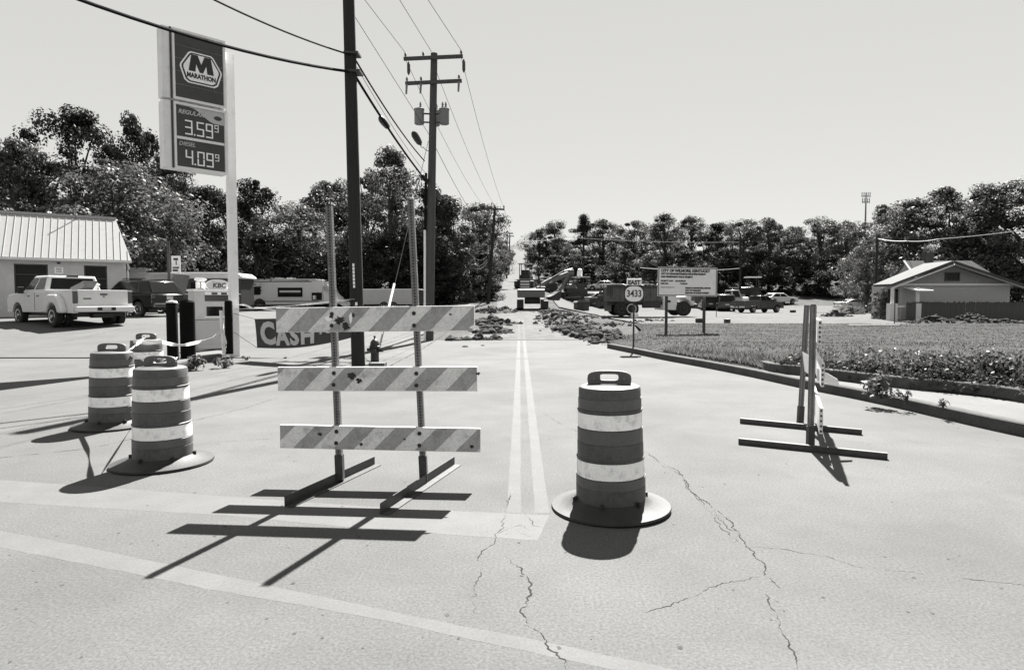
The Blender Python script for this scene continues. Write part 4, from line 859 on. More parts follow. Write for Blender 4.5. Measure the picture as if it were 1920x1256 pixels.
# ------------------------------------------------------------------ pump island
def pump_island():
    ang = R(40); o = gz(378, 668); X = Vector((math.cos(ang), math.sin(ang), 0)); N = Vector((math.sin(ang), -math.cos(ang), 0))
    e = gz(300, 700); f = gz(440, 668); d = (f - e); a2 = math.atan2(d.y, d.x); c = (e + f) / 2 + Vector((-math.sin(a2), math.cos(a2), 0)) * .65
    is_ = MB().box((0, 0, .06), (d.length + .3, 1.3, .18)).build('pump_island', 'concrete', None, (c.x, c.y, h(c.x, c.y)), a2, bevel=.04, kind='structure')
    zt = h(c.x, c.y) + .15; ang = a2
    ang = R(42)
    t = thing('fuel_pump', 'boxy grey fuel pump with dark display between dark bollards', 'fuel pump', (o.x - .02, o.y + .62, zt), ang)
    Wd, Dp = 1.0, .62; H = at(378, 543, o.y + .3).z - zt
    MB().box((0, 0, H * .25), (Wd, Dp, H * .5)).build('lower_cabinet', 'pumplow', t, bevel=.02)
    MB().box((0, 0, H * .745), (Wd + .04, Dp + .04, H * .48)).build('upper_cabinet', 'pumpgrey', t, bevel=.02)
    MB().box((0, 0, H * .99), (Wd + .10, Dp + .10, .06)).build('top_cap', 'signwhite', t)
    y = -Dp / 2 - .026
    bz = MB().box((.12, y, H * .86), (.72, .02, .18)).build('header', 'signdark', t)
    for k in (-.1, .16): MB().box((.12 + k, y - .016, H * .935), (.16, .01, .06)).build('header_mark', 'signdark', t)
    MB().box((.12, y, H * .935), (.72, .012, .09)).build('header_plate', 'signwhite', t)
    MB().box((0.02, y, H * .64), (.44, .02, .27)).build('display', 'glass', t); kp = MB().box((.36, y, H * .65), (.16, .02, .22)).build('keypad', 'pumplow', t)
    for i in range(3):
        for j in range(4): MB().box((.32 + .04 * i, y - .014, H * .58 + .05 * j), (.028, .008, .03)).build('key', 'signgrey', kp)
    MB().box((.12, y + .01, H * .545), (.74, .05, .03)).build('ledge', 'signwhite', t)
    MB().box((0, y + .012, .08), (Wd - .1, .03, .1)).build('kick_plate', 'pumpgrey', t)
    for (px, py, r, hh, lab) in ((319, 676, .125, 1.40, 'left dark bollard of the fuel pump'), (346, 672, .175, 1.42, 'thick dark bollard against the left side of the pump'), (427, 664, .10, 1.42, 'dark bollard right of the pump beside the sign pole')):
        p = gz(px, py, zt); b = MB().lathe([(r, 0), (r, hh - .04), (r * .8, hh), (.01, hh + .02)], n=18).build('bollard', 'bollard', None, (p.x, p.y + r, zt), smooth=True); tag(b, lab, 'bollard', 'bollards on the pump island')
        if px == 319:
            k = MB().lathe([(r * 1.03, hh - .03), (r * .9, hh + .01), (.02, hh + .025)], n=18).build('cap', 'signgrey', b)
    for (px, py, top, lab) in ((334, 674, 595, 'thin white guard post left of the fuel pump'), (420, 662, 582, 'thin white guard post right of the fuel pump')):
        p = gz(px, py, zt); hh = at(px, top, p.y).z - zt; b = MB().cyl((0, 0, 0), (-.06, 0, hh), .045, .045, 10).build('guard_post', 'signwhite', None, (p.x, p.y, zt)); tag(b, lab, 'post', 'white guard posts'); MB().cyl((-.06, 0, hh), (-.06, 0, hh + .03), .05).build('cap', 'plastic', b)
    # round topper signs over the pump
    q = Vector((o.x, o.y + .6, zt + H))
    for (px, py, rx, rz_, lab, ch) in ((408, 535, .34, .17, 'oval pump topper sign with letters', 'KBC'), (376, 524, .17, .06, 'small oval sign above the pump topper', '')):
        c3 = at(px, py, q.y); t2 = thing('topper_sign', lab, 'sign', c3, ang); 
        MB().prism([(rx * math.cos(a * .2618), rz_ * math.sin(a * .2618)) for a in range(24)], -.015, .015, 'y').build('plate', 'signgrey', t2)
        MB().prism([(rx * .93 * math.cos(a * .2618), rz_ * .9 * math.sin(a * .2618)) for a in range(24)], -.018, -.015, 'y').build('face', 'signmid' , t2)
        if ch: text('lettering', ch, .19, Vector((.04, -.022, -.01)), frame_of((0, 0, 0), (1, 0, 0)), 'lettering', t2, bold=.006, shear=.1)
        MB().cyl((0, .0, -rz_), (0, .0, q.z - c3.z - .02), .02).build('stem', 'galv', t2)
    c3 = at(376, 538, q.y); t2 = thing('price_card', 'grey number card standing on the fuel pump', 'sign', c3, ang); MB().box((0, 0, 0), (.26, .02, .30)).build('plate', 'signmid', t2)
    MB().box((0, -.014, -.08), (.16, .006, .08)).build('number_block', 'lettering', t2)
    MB().box((0, 0, (q.z - c3.z - .15) / 2 - .07), (.05, .018, abs(q.z - c3.z - .15) + .01)).build('stem', 'galv', t2)
pump_island()

# ------------------------------------------------------------------ drums
def drum():
    t = thing('traffic_drum', 'x', 'traffic drum', group='striped traffic drums'); B, T = .045, .93
    z = lambda f: T - (T - B) * f
    prof = [(.262, z(1)), (.262, z(.84)), (.258, z(.835)), (.258, z(.755)), (.252, z(.75)), (.252, z(.605)), (.258, z(.60)), (.258, z(.59)), (.250, z(.585)), (.250, z(.465)), (.245, z(.46)), (.245, z(.345)), (.240, z(.34)), (.240, z(.20)), (.247, z(.195)), (.247, z(.185)), (.236, z(.18)), (.232, z(.02)), (.225, z(0)), (.20, z(-.012)), (.10, z(-.02))]
    def dent(mb):
        mb.v = [(x * (1 + k), y * (1 + k), z_) for x, y, z_ in mb.v for k in ((.016 * noise.noise(Vector((x * 9, y * 9, z_ * 2.2))) + .006 * noise.noise(Vector((x * 26, y * 26, z_ * 5)))),)]; return mb
    dent(MB().lathe(prof, n=64)).build('body', 'orange', t, smooth=True)
    for f0, f1, r, m, nm in ((.21, .335, .2425, 'bandw', 'white_band'), (.345, .455, .2475, 'bando', 'orange_band'), (.61, .745, .2545, 'bandw', 'white_band'), (.755, .83, .2605, 'bando', 'orange_band'), (.09, .175, .2378, 'bando', 'orange_band')):
        rr = .0008; dent(MB().lathe([(r + rr, z(f1)), (r + rr * .5, z((f0 + f1) / 2)), (r, z(f0))], n=64)).build(nm, m, t, smooth=True)
    n = 24; out = []; inn = []
    for i in range(n):
        a = 2 * math.pi * i / n; x, y = math.cos(a), math.sin(a)
        ox = .165 * (abs(x) ** .7) * (1 if x > 0 else -1); oz = .055 + (.062 * abs(y) ** .6 if y > 0 else -.06 * abs(y) ** .35); out.append((ox * (1 if y > -.3 else 1.04), oz))
        inn.append((.07 * abs(x) ** .4 * (1 if x > 0 else -1), .068 + .024 * abs(y) ** .5 * (1 if y > 0 else -1)))
    b = MB(); vs = [(x, yy_, z(0) + q) for yy_ in (-.014, .014) for ring in (out, inn) for x, q in ring]
    fs = []
    for i in range(n):
        j = (i + 1) % n; fs += [(i, j, n + j, n + i), (2 * n + i, 3 * n + i, 3 * n + j, 2 * n + j), (i, 2 * n + i, 2 * n + j, j), (n + i, n + j, 3 * n + j, 3 * n + i)]
    b.add(vs, fs); hd = b.build('handle', 'bando', t)
    for x in (-.112, .112): MB().cyl((x, -.018, z(0) + .06), (x, .018, z(0) + .06), .010, n=8).build('handle_bolt', 'galv', hd)
    MB().lathe([(.25, 0), (.44, 0), (.452, .012), (.448, .028), (.40, .034), (.32, .050), (.275, .075), (.262, .085), (.245, .08)], n=44).build('base_ring', 'rubber', t, smooth=True)
    for k in range(6):
        a = k * 1.047 + .4; MB().box((.268 * math.cos(a), .268 * math.sin(a), .085), (.05, .02, .035), rz=a).build('clip', 'rubber', t)
    return t
D0 = drum(); D0['label'] = 'lone striped drum standing right of the centre line'; p = gz(1145, 951); D0.location = (p.x, p.y, 0); D0.rotation_euler = (0, R(-1.0), R(-14))
for (px, py, lab, rz, rt) in ((306, 868, 'front left striped drum nearest the barricade', R(-6), 0), (212, 798, 'striped drum with scraped middle behind the front left drum', R(8), R(.8)), (277, 742, 'striped drum wrapped with tape farthest back on the left', R(2), 0)):
    p = gz(px, py); c = copy_tree(D0, (p.x, p.y, 0), rz, lab); c.rotation_euler = (0, rt, rz)

# ------------------------------------------------------------------ barricades
def perf_post(name, a, b, w, parent, m='galv', pitch=.0254):
    a, b = Vector(a), Vector(b); L = (b - a).length; n = int(L / pitch); mb = MB(); hw = w / 2; r = .0072
    for s in range(4):
        rot = Matrix.Rotation(s * math.pi / 2, 3, 'Z')
        for i in range(n):
            z0 = i * pitch; zc = z0 + pitch / 2
            o = [(-hw, z0), (hw, z0), (hw, z0 + pitch), (-hw, z0 + pitch)]; q = [(-r, zc - r), (r, zc - r), (r, zc + r), (-r, zc + r)]
            vs = [rot @ Vector((u, -hw, v)) for u, v in o + q]
            mb.add(vs, [(k, (k + 1) % 4, 4 + (k + 1) % 4, 4 + k) for k in range(4)])
    core = MB().box((0, 0, L / 2), (w - .012, w - .012, L - .01))  # added dark filler, stands in for the shade inside the punched holes
    x = (b - a).normalized(); q = Vector((0, 0, 1)).rotation_difference(x).to_matrix()
    mb.v = [tuple(q @ Vector(v) + a) for v in mb.v]
    po = mb.build(name, m, parent, fix=False); core.v = [tuple(q @ Vector(v) + a) for v in core.v]; core.build('hole_shade_core', 'plastic', po); return po
def clip_u(poly, lo, hi):
    def half(P, k, s):
        out = []
        for i in range(len(P)):
            a, b = P[i], P[(i + 1) % len(P)]; fa, fb = s * (a[0] - k), s * (b[0] - k)
            if fa >= 0: out.append(a)
            if (fa >= 0) != (fb >= 0): t = fa / (fa - fb); out.append((a[0] + (b[0] - a[0]) * t, a[1] + (b[1] - a[1]) * t))
        return out
    return half(half(poly, lo, 1), hi, -1) if poly else []
def rail(parent, org, A, B, hgt, th, phase, per, scuffs=(), bolts=(), sgn=1):
    """board from A to B (lower edge), front to the viewer"""
    A, B = Vector(A) - org, Vector(B) - org; L = (B - A).length; fm = frame_of(A, B); X, U, N = (fm.col[i].copy() for i in range(3))
    P = lambda u, v, o=0: A + X * u + U * v + N * o
    r = MB().slab([P(0, 0), P(L, 0), P(L, hgt), P(0, hgt)], th).build('rail', 'boardedge', parent, bevel=.004)
    MB().slab([P(.004, .004, .0022), P(L - .004, .004, .0022), P(L - .004, hgt - .006, .0022), P(.004, hgt - .006, .0022)], .002).build('white_sheeting', 'boardw', r)
    u = phase - 4 * per
    while u < L:
        q = clip_u([(u, .005), (u + per / 2, .005), (u + per / 2 + sgn * (hgt - .012), hgt - .007), (u + sgn * (hgt - .012), hgt - .007)], .005, L - .005)
        if len(q) > 2: MB().slab([P(a, b, .0042) for a, b in q], .0018).build('stripe', 'boardo', r)
        u += per
    for (a, b, s) in scuffs:
        k = 23; MB().slab([P(a + s * math.cos(i * 6.283 / k) * rnd.uniform(.35, 1.2), b + s * .8 * math.sin(i * 6.283 / k) * rnd.uniform(.45, 1.2), .0056) for i in range(k)], .001).build('scuff', 'scuff', r)
    for (a, b) in bolts: MB().cyl(P(a, b, 0), P(a, b, .012), .019, .015, 10).build('bolt', 'bolt', r)
    return r, P
def left_barricade():
    bl, br = gz(638, 903), gz(795, 905); org = (bl + br) / 2; t = thing('barricade', 'wide barricade with three striped rails on two punched posts', 'barricade', org, group='striped road barricades')
    tl, tr = at(617, 383, bl.y + .05), at(770, 374, br.y + .02)
    for b, tp in ((bl, tl), (br, tr)):
        z = Vector((0, 0, .05)); perf_post('post', b - org + z, tp - org, .052, t); d = (tp - b).normalized()
        MB().bar(b - org + d * .02, b - org + d * .24, .066, .066, up=(0, 1, 0)).build('sleeve', 'darksteel', t)
    for (n0, f0) in (((541, 951), (708, 872)), ((721, 965), (858, 872))):
        a, b = gz(*n0) - org, gz(*f0) - org; d = (b - a).normalized(); s = Vector((d.y, -d.x, 0))
        fo = MB().bar(a + Vector((0, 0, .004)), b + Vector((0, 0, .004)), .075, .007).build('foot', 'darksteel', t)
        MB().bar(a + s * -.034 + Vector((0, 0, .045)), b + s * -.034 + Vector((0, 0, .045)), .007, .075).build('upright_flange', 'darksteel', fo)
    Yr = lambda px: br.y - .055 + (795 - px) / 157 * .045
    def ends(l, r_): return at(l[0], l[1], Yr(l[0])), at(r_[0], r_[1], Yr(r_[0]))
    kb = lambda u0, u1: [(u0, .055), (u0, .155), (u1, .055), (u1, .155)]
    sc = {0: [(.56, .10, .05), (.62, .05, .04), (.49, .13, .02), (1.52, .14, .012), (.68, .14, .025)], 1: [(.66, .13, .045), (.72, .09, .03), (1.75, .15, .02)], 2: [(.36, .13, .025), (1.68, .05, .02), (.72, .05, .02), (1.1, .1, .012)]}
    for i, (l, r_, hg, ph) in enumerate((((518, 623.5), (890, 620), .213, .10), ((521, 733), (895, 733.5), .208, .05), ((525, 840), (901, 848), .205, .12))):
        A, B = ends(l, r_); L = (B - A).length; u0, u1 = L * .285, L * .70
        r, P = rail(t, org, A, B, hg, .028, ph, .355, sc[i], [(u0, .055), (u0 + .004, .155), (u1, .05), (u1, .152)])
        if i == 0:
            MB().slab([P(.47 + .03 * math.cos(k * .9) * (1 + .3 * (k % 2)), .115 + .025 * math.sin(k * .9), .0065) for k in range(7)], .001).build('sticker_scrap', 'signwhite', r)
            MB().slab([P(.66 + .014 * math.cos(k * .9), .12 + .04 * math.sin(k * .9) * (1 + .4 * (k % 2)), .0065) for k in range(7)], .001).build('torn_patch', 'signwhite', r)
            MB().slab([P(1.72 + .045 * math.cos(k * .4), .008 + .04 * abs(math.sin(k * .4)) , .0065) for k in range(8)], .001).build('worn_corner', 'bandw', r)
    return t
left_barricade()
def right_barricade():
    b1, b2 = gz(1500, 796), gz(1519, 841); org = (b1 + b2) / 2; t = thing('barricade', 'weathered barricade seen edge on near the right kerb', 'barricade', org, group='striped road barricades')
    t1, t2 = at(1513, 572, b1.y + .02), at(1525, 570, b2.y + .02)
    for b, tp in ((b1, t1), (b2, t2)):
        perf_post('post', b - org + Vector((0, 0, .05)), tp - org, .050, t); d = (tp - b).normalized(); MB().bar(b - org + d * .02, b - org + d * .24, .066, .066, up=(0, 1, 0)).build('sleeve', 'darksteel', t)
    for n0, f0 in (((1388, 793), (1616, 815)), ((1385, 832), (1664, 861))):
        a, b = gz(*n0) - org, gz(*f0) - org; MB().bar(a + Vector((0, 0, .035)), b + Vector((0, 0, .035)), .05, .06).build('foot', 'darksteel', t)
    d = (b2 - b1).normalized(); s = Vector((-d.y, d.x, 0)); s = s if s.x > 0 else -s
    for i, (z, hg, br_, cut) in enumerate(((1.13, .25, .02, .25), (.70, .25, .07, .28), (.22, .27, .02, .30))):
        off = s * (.045 + br_ * .3); ln = ((t1 - b1) * .6 * z + (t2 - b2) * .2 * z); dx = Vector(((t2 - b2).x * z / 1.5, 0, 0))
        dv = Vector((b2.x, b2.y, 0)).normalized(); dr = (d * .42 - dv * .58).normalized(); B = b2 + d * cut + off * (1.0 + .3 * i) + dx; A = B - dr * (1.75 + cut); A.z = B.z = z
        r, P = rail(t, org, B, A, hg, .028, .1 * i, .355, [(.4, .12, .03)], [])
        L = (A - B).length
        for k in range(5): MB().box(P(-.002, .03 + k * (hg - .06) / 4, -.014), (.006, .018, .02), rz=math.atan2(d.y, d.x)).build('core_cell', 'scuff', r)
    f = MB(); c = Vector((b2.x, b2.y, 0)) - org
    f.slab([c + Vector((.10, .1, .86)), c + Vector((.30, .05, .74)), c + Vector((.33, .06, .66)), c + Vector((.10, .1, .72))], .006); f.build('bent_flap', 'signwhite', t)
    f = MB(); f.slab([c + Vector((.12, .5, 1.0)), c + Vector((.17, .45, .96)), c + Vector((.19, .4, .72)), c + Vector((.13, .45, .78))], .006); f.build('bent_flap', 'signwhite', t)
    return t
right_barricade()

# ------------------------------------------------------------------ hydrant
p = gz(703, 682); t = thing('fire_hydrant', 'dark fire hydrant beside the nearest utility pole', 'hydrant', p)
MB().lathe([(.15, 0), (.15, .04), (.105, .045), (.10, .40), (.135, .41), (.135, .45), (.115, .46), (.115, .50), (.10, .56), (.06, .61), (.02, .63), (.02, .67)], n=18).build('barrel', 'hydrant', t, smooth=True)
MB().cyl((0, 0, .66), (0, 0, .71), .028, n=5).build('operating_nut', 'hydrant', t); MB().cyl((.09, -.02, .36), (.21, -.05, .36), .06, .06, 10).build('outlet', 'hydrant', t); MB().cyl((-.09, 0, .36), (-.19, .02, .36), .045, .045, 10).build('outlet', 'hydrant', t); MB().cyl((0, -.09, .33), (0, -.2, .33), .07, .07, 10).build('outlet', 'hydrant', t)

# ------------------------------------------------------------------ cash banner
def banner():
    TL, TR, BL, BR = at(476, 598, 16.6), at(668, 590, bA.y - .18), at(482, 652, 16.5), at(666, 631, bA.y - .18); org = TL.copy()
    t = thing('banner', 'dark cloth banner reading cash strung from the nearest utility pole', 'banner', org)
    def S(u, v, o=0.0):
        p = TL.lerp(TR, u).lerp(BL.lerp(BR, u), 1 - v) - org; p.z -= (.16 * (1 - v) + .03) * 4 * u * (1 - u) * .6; p.y += .05 * math.sin(u * 9 + v * 2) - o; return p
    n, k = 28, 8; vs = [S(i / n, j / k, o) for o in (0, -.006) for j in range(k + 1) for i in range(n + 1)]; w = n + 1; q = w * (k + 1); fs = []
    for j in range(k):
        for i in range(n): a = j * w + i; fs += [(a, a + 1, a + w + 1, a + w), (q + a, q + a + w, q + a + w + 1, q + a + 1)]
    MB().add(vs, fs).build('cloth', 'banner', t, fix=False)
    for (s, u, v, sz, sx) in (('C', .13, .47, .80, .80), ('A', .285, .38, .66, .85), ('S', .415, .37, .64, .85), ('H', .545, .36, .62, .85), ('FOR', .75, .52, .34, .8)):
        o = text('lettering', s, 1.0, (0, 0, 0), Matrix.Identity(3), 'bannerletter', t, bold=.045, ext=.004); wd = 2.75; ht = .76
        for v_ in o.data.vertices:
            x, y, z = v_.co; pp = S(u + x * sz * sx / wd, min(1, max(0, v + y * sz / ht * .96)), .012 + z); v_.co = pp
    for a, b in ((S(0, 1), gz(437, 672) + Vector((0, 0, 1.25)) - org), (S(0, 0), gz(437, 672) + Vector((0, 0, .75)) - org), (S(1, 1), Vector((bA.x, bA.y - .15, S(1, 1).z + org.z)) - org)):
        MB().tube([a, b], .006, 5).build('cord', 'cable', t)
banner()

# ------------------------------------------------------------------ barrier tape
def tape(label, pts, w, tw=0.0, sag=.0):
    P = spline([tuple(p) for p in pts], 8); mb = MB(); vs = []
    for i, p in enumerate(P):
        d = (P[min(i + 1, len(P) - 1)] - P[max(i - 1, 0)]).normalized(); up = Vector((0, 0, 1)); up = (up - d * up.dot(d)).normalized(); a = tw * math.sin(i * .45) + .5 * tw
        sd = d.cross(up); q = up * math.cos(a) + sd * math.sin(a); vs += [p - q * w / 2, p + q * w / 2]
    mb.add(vs, [(2 * i, 2 * i + 2, 2 * i + 3, 2 * i + 1) for i in range(len(P) - 1)]); o = mb.build('barrier_tape', 'tape', fix=False)
    s = o.modifiers.new('thickness', 'SOLIDIFY'); s.thickness = .002; return tag(o, label, 'tape', 'white barrier tape')
Yp = gz(437, 672).y - .2
tape('white tape looping from the back drum to the sign pole', [at(268, 634, 10.35), at(300, 640, 11.2), at(332, 647, 13), at(360, 644, 14.5), at(395, 634, 15.8), at(418, 618, 16.6), at(432, 598, Yp), at(436, 585, Yp)], .07, .7)
tape('white tape from the sign pole toward the nearest utility pole', [at(440, 580, Yp), at(480, 578, 16.8), at(540, 574, 16.4), at(600, 568, 16), at(664, 561, bA.y - .2)], .05, .9)
tape('drooping second strand of tape right of the sign pole', [at(440, 572, Yp), at(458, 572, 17), at(475, 577, 16.8), at(520, 582, 16.5), at(580, 586, 16)], .05, .9)
tape('tape between the two rear left drums', [at(242, 658, 8.1), at(255, 646, 9.2), at(272, 634, 10.35)], .05, .8)
tape('tape between the scraped drum and the front left drum', [at(244, 668, 8.0), at(270, 675, 7.2), at(296, 682, 6.3), at(306, 684, 6.1)], .05, .8)
tape('tape from the front left drum to the white guard post', [at(310, 682, 6.2), at(320, 678, 9), at(334, 670, 16)], .05, .6)
tape('loose tape end hanging at the right guard post', [at(419, 600, 16.4), at(420, 630, 16.4), at(424, 648, 16.4), at(421, 660, 16.4)], .07, .9)
tape('tape wound round the back left drum', [at(250, 640, 10.05), at(277, 643, 10.02), at(303, 640, 10.05)], .06, .2)

# ------------------------------------------------------------------ road signs on the right
def ground_pt(px, py, zf, n=8):
    z = .2
    for _ in range(n): p = gz(px, py, z); z = zf(p.x, p.y)
    return Vector((p.x, p.y, z))
fm = frame_of((0, 0, 0), (1, 0, 0))
p = ground_pt(1188, 651, lawnz); Y = p.y; t = thing('route_sign', 'route marker sign reading East 3433 on a thin post', 'road sign', p); S_ = Y / F_PX
zE, zM = at(1188, 530, Y).z - p.z, at(1188, 551, Y).z - p.z
MB().box((0, .03, (zE + .1) / 2 - .1), (.05, .035, zE + .3)).build('post', 'darksteel', t)
e = MB().box((0, -.004, zE), (.46, .012, .25)).build('direction_plate', 'signface', t, bevel=.01); text('lettering', 'EAST', .17, (0, -.012, zE), fm, 'lettering', e, bold=.008)
m_ = MB().box((0, -.004, zM), (.60, .012, .54)).build('marker_plate', 'signblack', t, bevel=.02)
def superel(a, b, n=2.6, k=32): return [(a * abs(math.cos(i * 6.2832 / k)) ** (2 / n) * (1 if math.cos(i * 6.2832 / k) >= 0 else -1), b * abs(math.sin(i * 6.2832 / k)) ** (2 / n) * (1 if math.sin(i * 6.2832 / k) >= 0 else -1)) for i in range(k)]
MB().prism([(x, zM + z) for x, z in superel(.275, .235)], -.016, -.011, 'y').build('oval', 'signface', m_); text('lettering', '3433', .29, (0, -.019, zM), fm, 'lettering', m_, bold=.006, sx=.80)
# city project board
pl, pr = ground_pt(1250, 640, lawnz), ground_pt(1321, 627, lawnz); Y = 26.0
pl = Vector((xat(1250, 25.8), 25.8, 0)); pr = Vector((xat(1321, 26.2), 26.2, 0)); pl.z, pr.z = at(1250, 640, 25.8).z, at(1321, 627, 26.2).z
pl.z = min(pl.z, lawnz(pl.x, pl.y)); pr.z = min(pr.z, lawnz(pr.x, pr.y) )
t = thing('project_sign', 'large white city project board on two dark posts', 'sign', pl); a = at(1233, 555, 25.72) - pl; b = at(1344, 556, 26.12) - pl; fmb = frame_of(a, b); hg = at(1233, 500, 25.72).z - at(1233, 554.5, 25.72).z; Lb = (b - a).length
P = lambda u, v, o=0: a + fmb.col[0] * u + fmb.col[1] * v + fmb.col[2] * o
MB().bar((0, .05, -.3), (0.0, .05, a.z + .25), .10, .10, up=(0, 1, 0)).build('post', 'darksteel', t); q = pr - pl; MB().bar(q + Vector((0, .05, -.3)), Vector((q.x, q.y + .05, a.z + .25)), .10, .10, up=(0, 1, 0)).build('post', 'darksteel', t)
bd = MB().slab([P(0, 0), P(Lb, 0), P(Lb, hg), P(0, hg)], .02).build('board', 'signface', t)
for (u0, u1, v0, v1) in ((.02, Lb - .02, .02, .05), (.02, Lb - .02, hg - .05, hg - .02), (.02, .05, .05, hg - .05), (Lb - .05, Lb - .02, .05, hg - .05)): MB().slab([P(u0, v0, .004), P(u1, v0, .004), P(u1, v1, .004), P(u0, v1, .004)], .003).build('border', 'lettering', bd)
for (s, sz, u, v, bo) in (('CITY OF WILMORE, KENTUCKY', .148, .13, .875, .004), ('CITY OF WILMORE STREETSCAPE IMPROVEMENT', .088, .13, .765, .003), ('AND PEDESTRIAN WALK PROJECT', .088, .13, .665, .003), ('PROJECT COST    $2,643,505.00', .078, .12, .525, .002), ('ITEM NO.', .078, .12, .43, .002), ('7-3707.00', .078, .95, .43, .002), ('Engineering Consultant', .06, .14, .305, .0),
      ('HAROLD RAINWATER, MAYOR', .078, 1.18, .285, .003), ('CITY OF WILMORE', .078, 1.18, .20, .003), ('DIVISION OF PUBLIC WORKS', .078, 1.18, .115, .003)):
    o = text('lettering', s, sz, P(u, hg * v, .006), fmb, 'lettering', bd, bold=bo * 2.2 + .001, align='LEFT', ext=.001)
    wmax = (1.62 if sz > .12 else 1.55 if 'IMPROVE' in s else 1.06 if 'WALK' in s else 1.02 if 'COST' in s else .92 if 'MAYOR' in s else .88 if 'WORKS' in s else 9)
# low stakes
for (px, py, top, lab) in ((1677, 606, 545, 'thin dark stake on the lawn before the bungalow'), (1343, 593, 568, 'thin stake on the gravel edge right of the city board')):
    p = ground_pt(px, py, lambda x, y: h(x, y) + .03); hh = at(px, top, p.y).z - p.z; o = MB().bar((0, 0, -.1), (0, 0, hh), .04, .03, up=(0, 1, 0)).build('stake', 'darksteel', None, p); tag(o, lab, 'stake')
# poster on a pole behind the black suv
p = at(318, 560, 36); p.z = h(p.x, 36) - .05; t = thing('poster_sign', 'white poster on a grey pole above the dark sport utility vehicle', 'sign', p)
MB().cyl((0, 0, 0), (0, 0, at(318, 452, 36).z - p.z), .09, .08, 10).build('pole', 'woodlight', t); q0 = at(330, 496, 35.8) - p
pb2 = MB().box(q0, (.5, .03, .98)).build('poster', 'signface', t)
for k, (dx, dz, w, hh) in enumerate(((0, .30, .26, .12), (.02, .1, .05, .25), (0, -.18, .36, .09), (-.04, -.33, .30, .12))): MB().box(q0 + Vector((dx, -.02, dz)), (w, .008, hh)).build('print', 'lettering', pb2)

# ------------------------------------------------------------------ vehicles: x forward from the rear bumper, y left
def wheel(par, x, y, r, w, rim='chrome', rr=.62):
    s = 1 if y > 0 else -1; m = Matrix.Rotation(R(90), 3, 'X')
    mb = MB().lathe([(r * .55, -w / 2), (r * .92, -w / 2), (r, -w * .36), (r, w * .36), (r * .92, w / 2), (r * .55, w / 2)], (x, y, r), 22, m)
    wl = mb.build('wheel', 'tyre', par, smooth=True)
    MB().lathe([(r * rr, -.01), (r * rr * .96, .012), (r * rr * .8, .0), (r * .22, -.01), (r * .2, .03), (.01, .035)], (x, y + s * w / 2, r), 20, Matrix.Rotation(R(-90 * s), 3, 'X')).build('rim', rim, wl, smooth=True)
    k = MB()
    for i in range(5):
        a = i * 1.2566; k.cyl((x + r * .42 * math.cos(a), y + s * (w / 2 + .004), r + r * .42 * math.sin(a)), (x + r * .42 * math.cos(a), y + s * (w / 2 + .010), r + r * .42 * math.sin(a)), r * .10, n=8)
    k.build('rim_holes', 'plastic', wl); return wl
def side_outline(xr, xf, zs, arches, top):
    """closed outline of a body side: sill with wheel arches, then the top edge from front to rear"""
    o = [(xr, zs)]
    for (x, r, ra) in arches:
        a0 = math.asin(max(-1, min(1, (zs - r) / ra)))
        for i in range(11):
            a = math.pi - a0 - (math.pi - 2 * a0) * i / 10; o.append((x + ra * math.cos(a), r + ra * math.sin(a)))
    return o + [(xf, zs)] + top
def frustum(mb, b, t):
    """b, t = (x0, x1, halfwidth, z)"""
    v = [(b[0], -b[2], b[3]), (b[1], -b[2], b[3]), (b[1], b[2], b[3]), (b[0], b[2], b[3]), (t[0], -t[2], t[3]), (t[1], -t[2], t[3]), (t[1], t[2], t[3]), (t[0], t[2], t[3])]
    mb.add(v, [(3, 2, 1, 0), (4, 5, 6, 7), (0, 1, 5, 4), (1, 2, 6, 5), (2, 3, 7, 6), (3, 0, 4, 7)]); return [Vector(p) for p in v]
def patch(c, u0, u1, v0, v1, o=.006, t=.012, k0=0.0, k1=0.0):
    """pane lying on a quad face (bl, br, tr, tl), k skews its sides"""
    bl, br, tr, tl = c; f = lambda u, v: bl.lerp(br, u).lerp(tl.lerp(tr, u), v); n = (br - bl).cross(tl - bl).normalized()
    return MB().slab([p + n * o for p in (f(u0, v0), f(u1, v0), f(u1 - k1, v1), f(u0 + k0, v1))], t)
def cabin(t, b, tp, paint, side=((.05, .47), (.53, .95)), rear=True, bev=.05, skew=.0):
    mb = MB(); v = frustum(mb, b, tp); mb.build('cab', paint, t, bevel=bev, smooth=True)
    R_, L_ = (v[0], v[1], v[5], v[4]), (v[2], v[3], v[7], v[6]); F_, B_ = (v[1], v[2], v[6], v[5]), (v[3], v[0], v[4], v[7])
    for a, c in side:
        patch(R_, a, c, .12, .86, k0=skew, k1=skew).build('side_window', 'glass', t); patch(L_, 1 - c, 1 - a, .12, .86, k0=skew, k1=skew).build('side_window', 'glass', t)
    patch(F_, .06, .94, .08, .9).build('windshield', 'glass', t)
    if rear: patch(B_, .08, .92, .14, .84).build('rear_window', 'glass', t)
def place(px, Y, dz=0.0):
    x = xat(px, Y); return Vector((x, Y, h(x, Y) + dz))
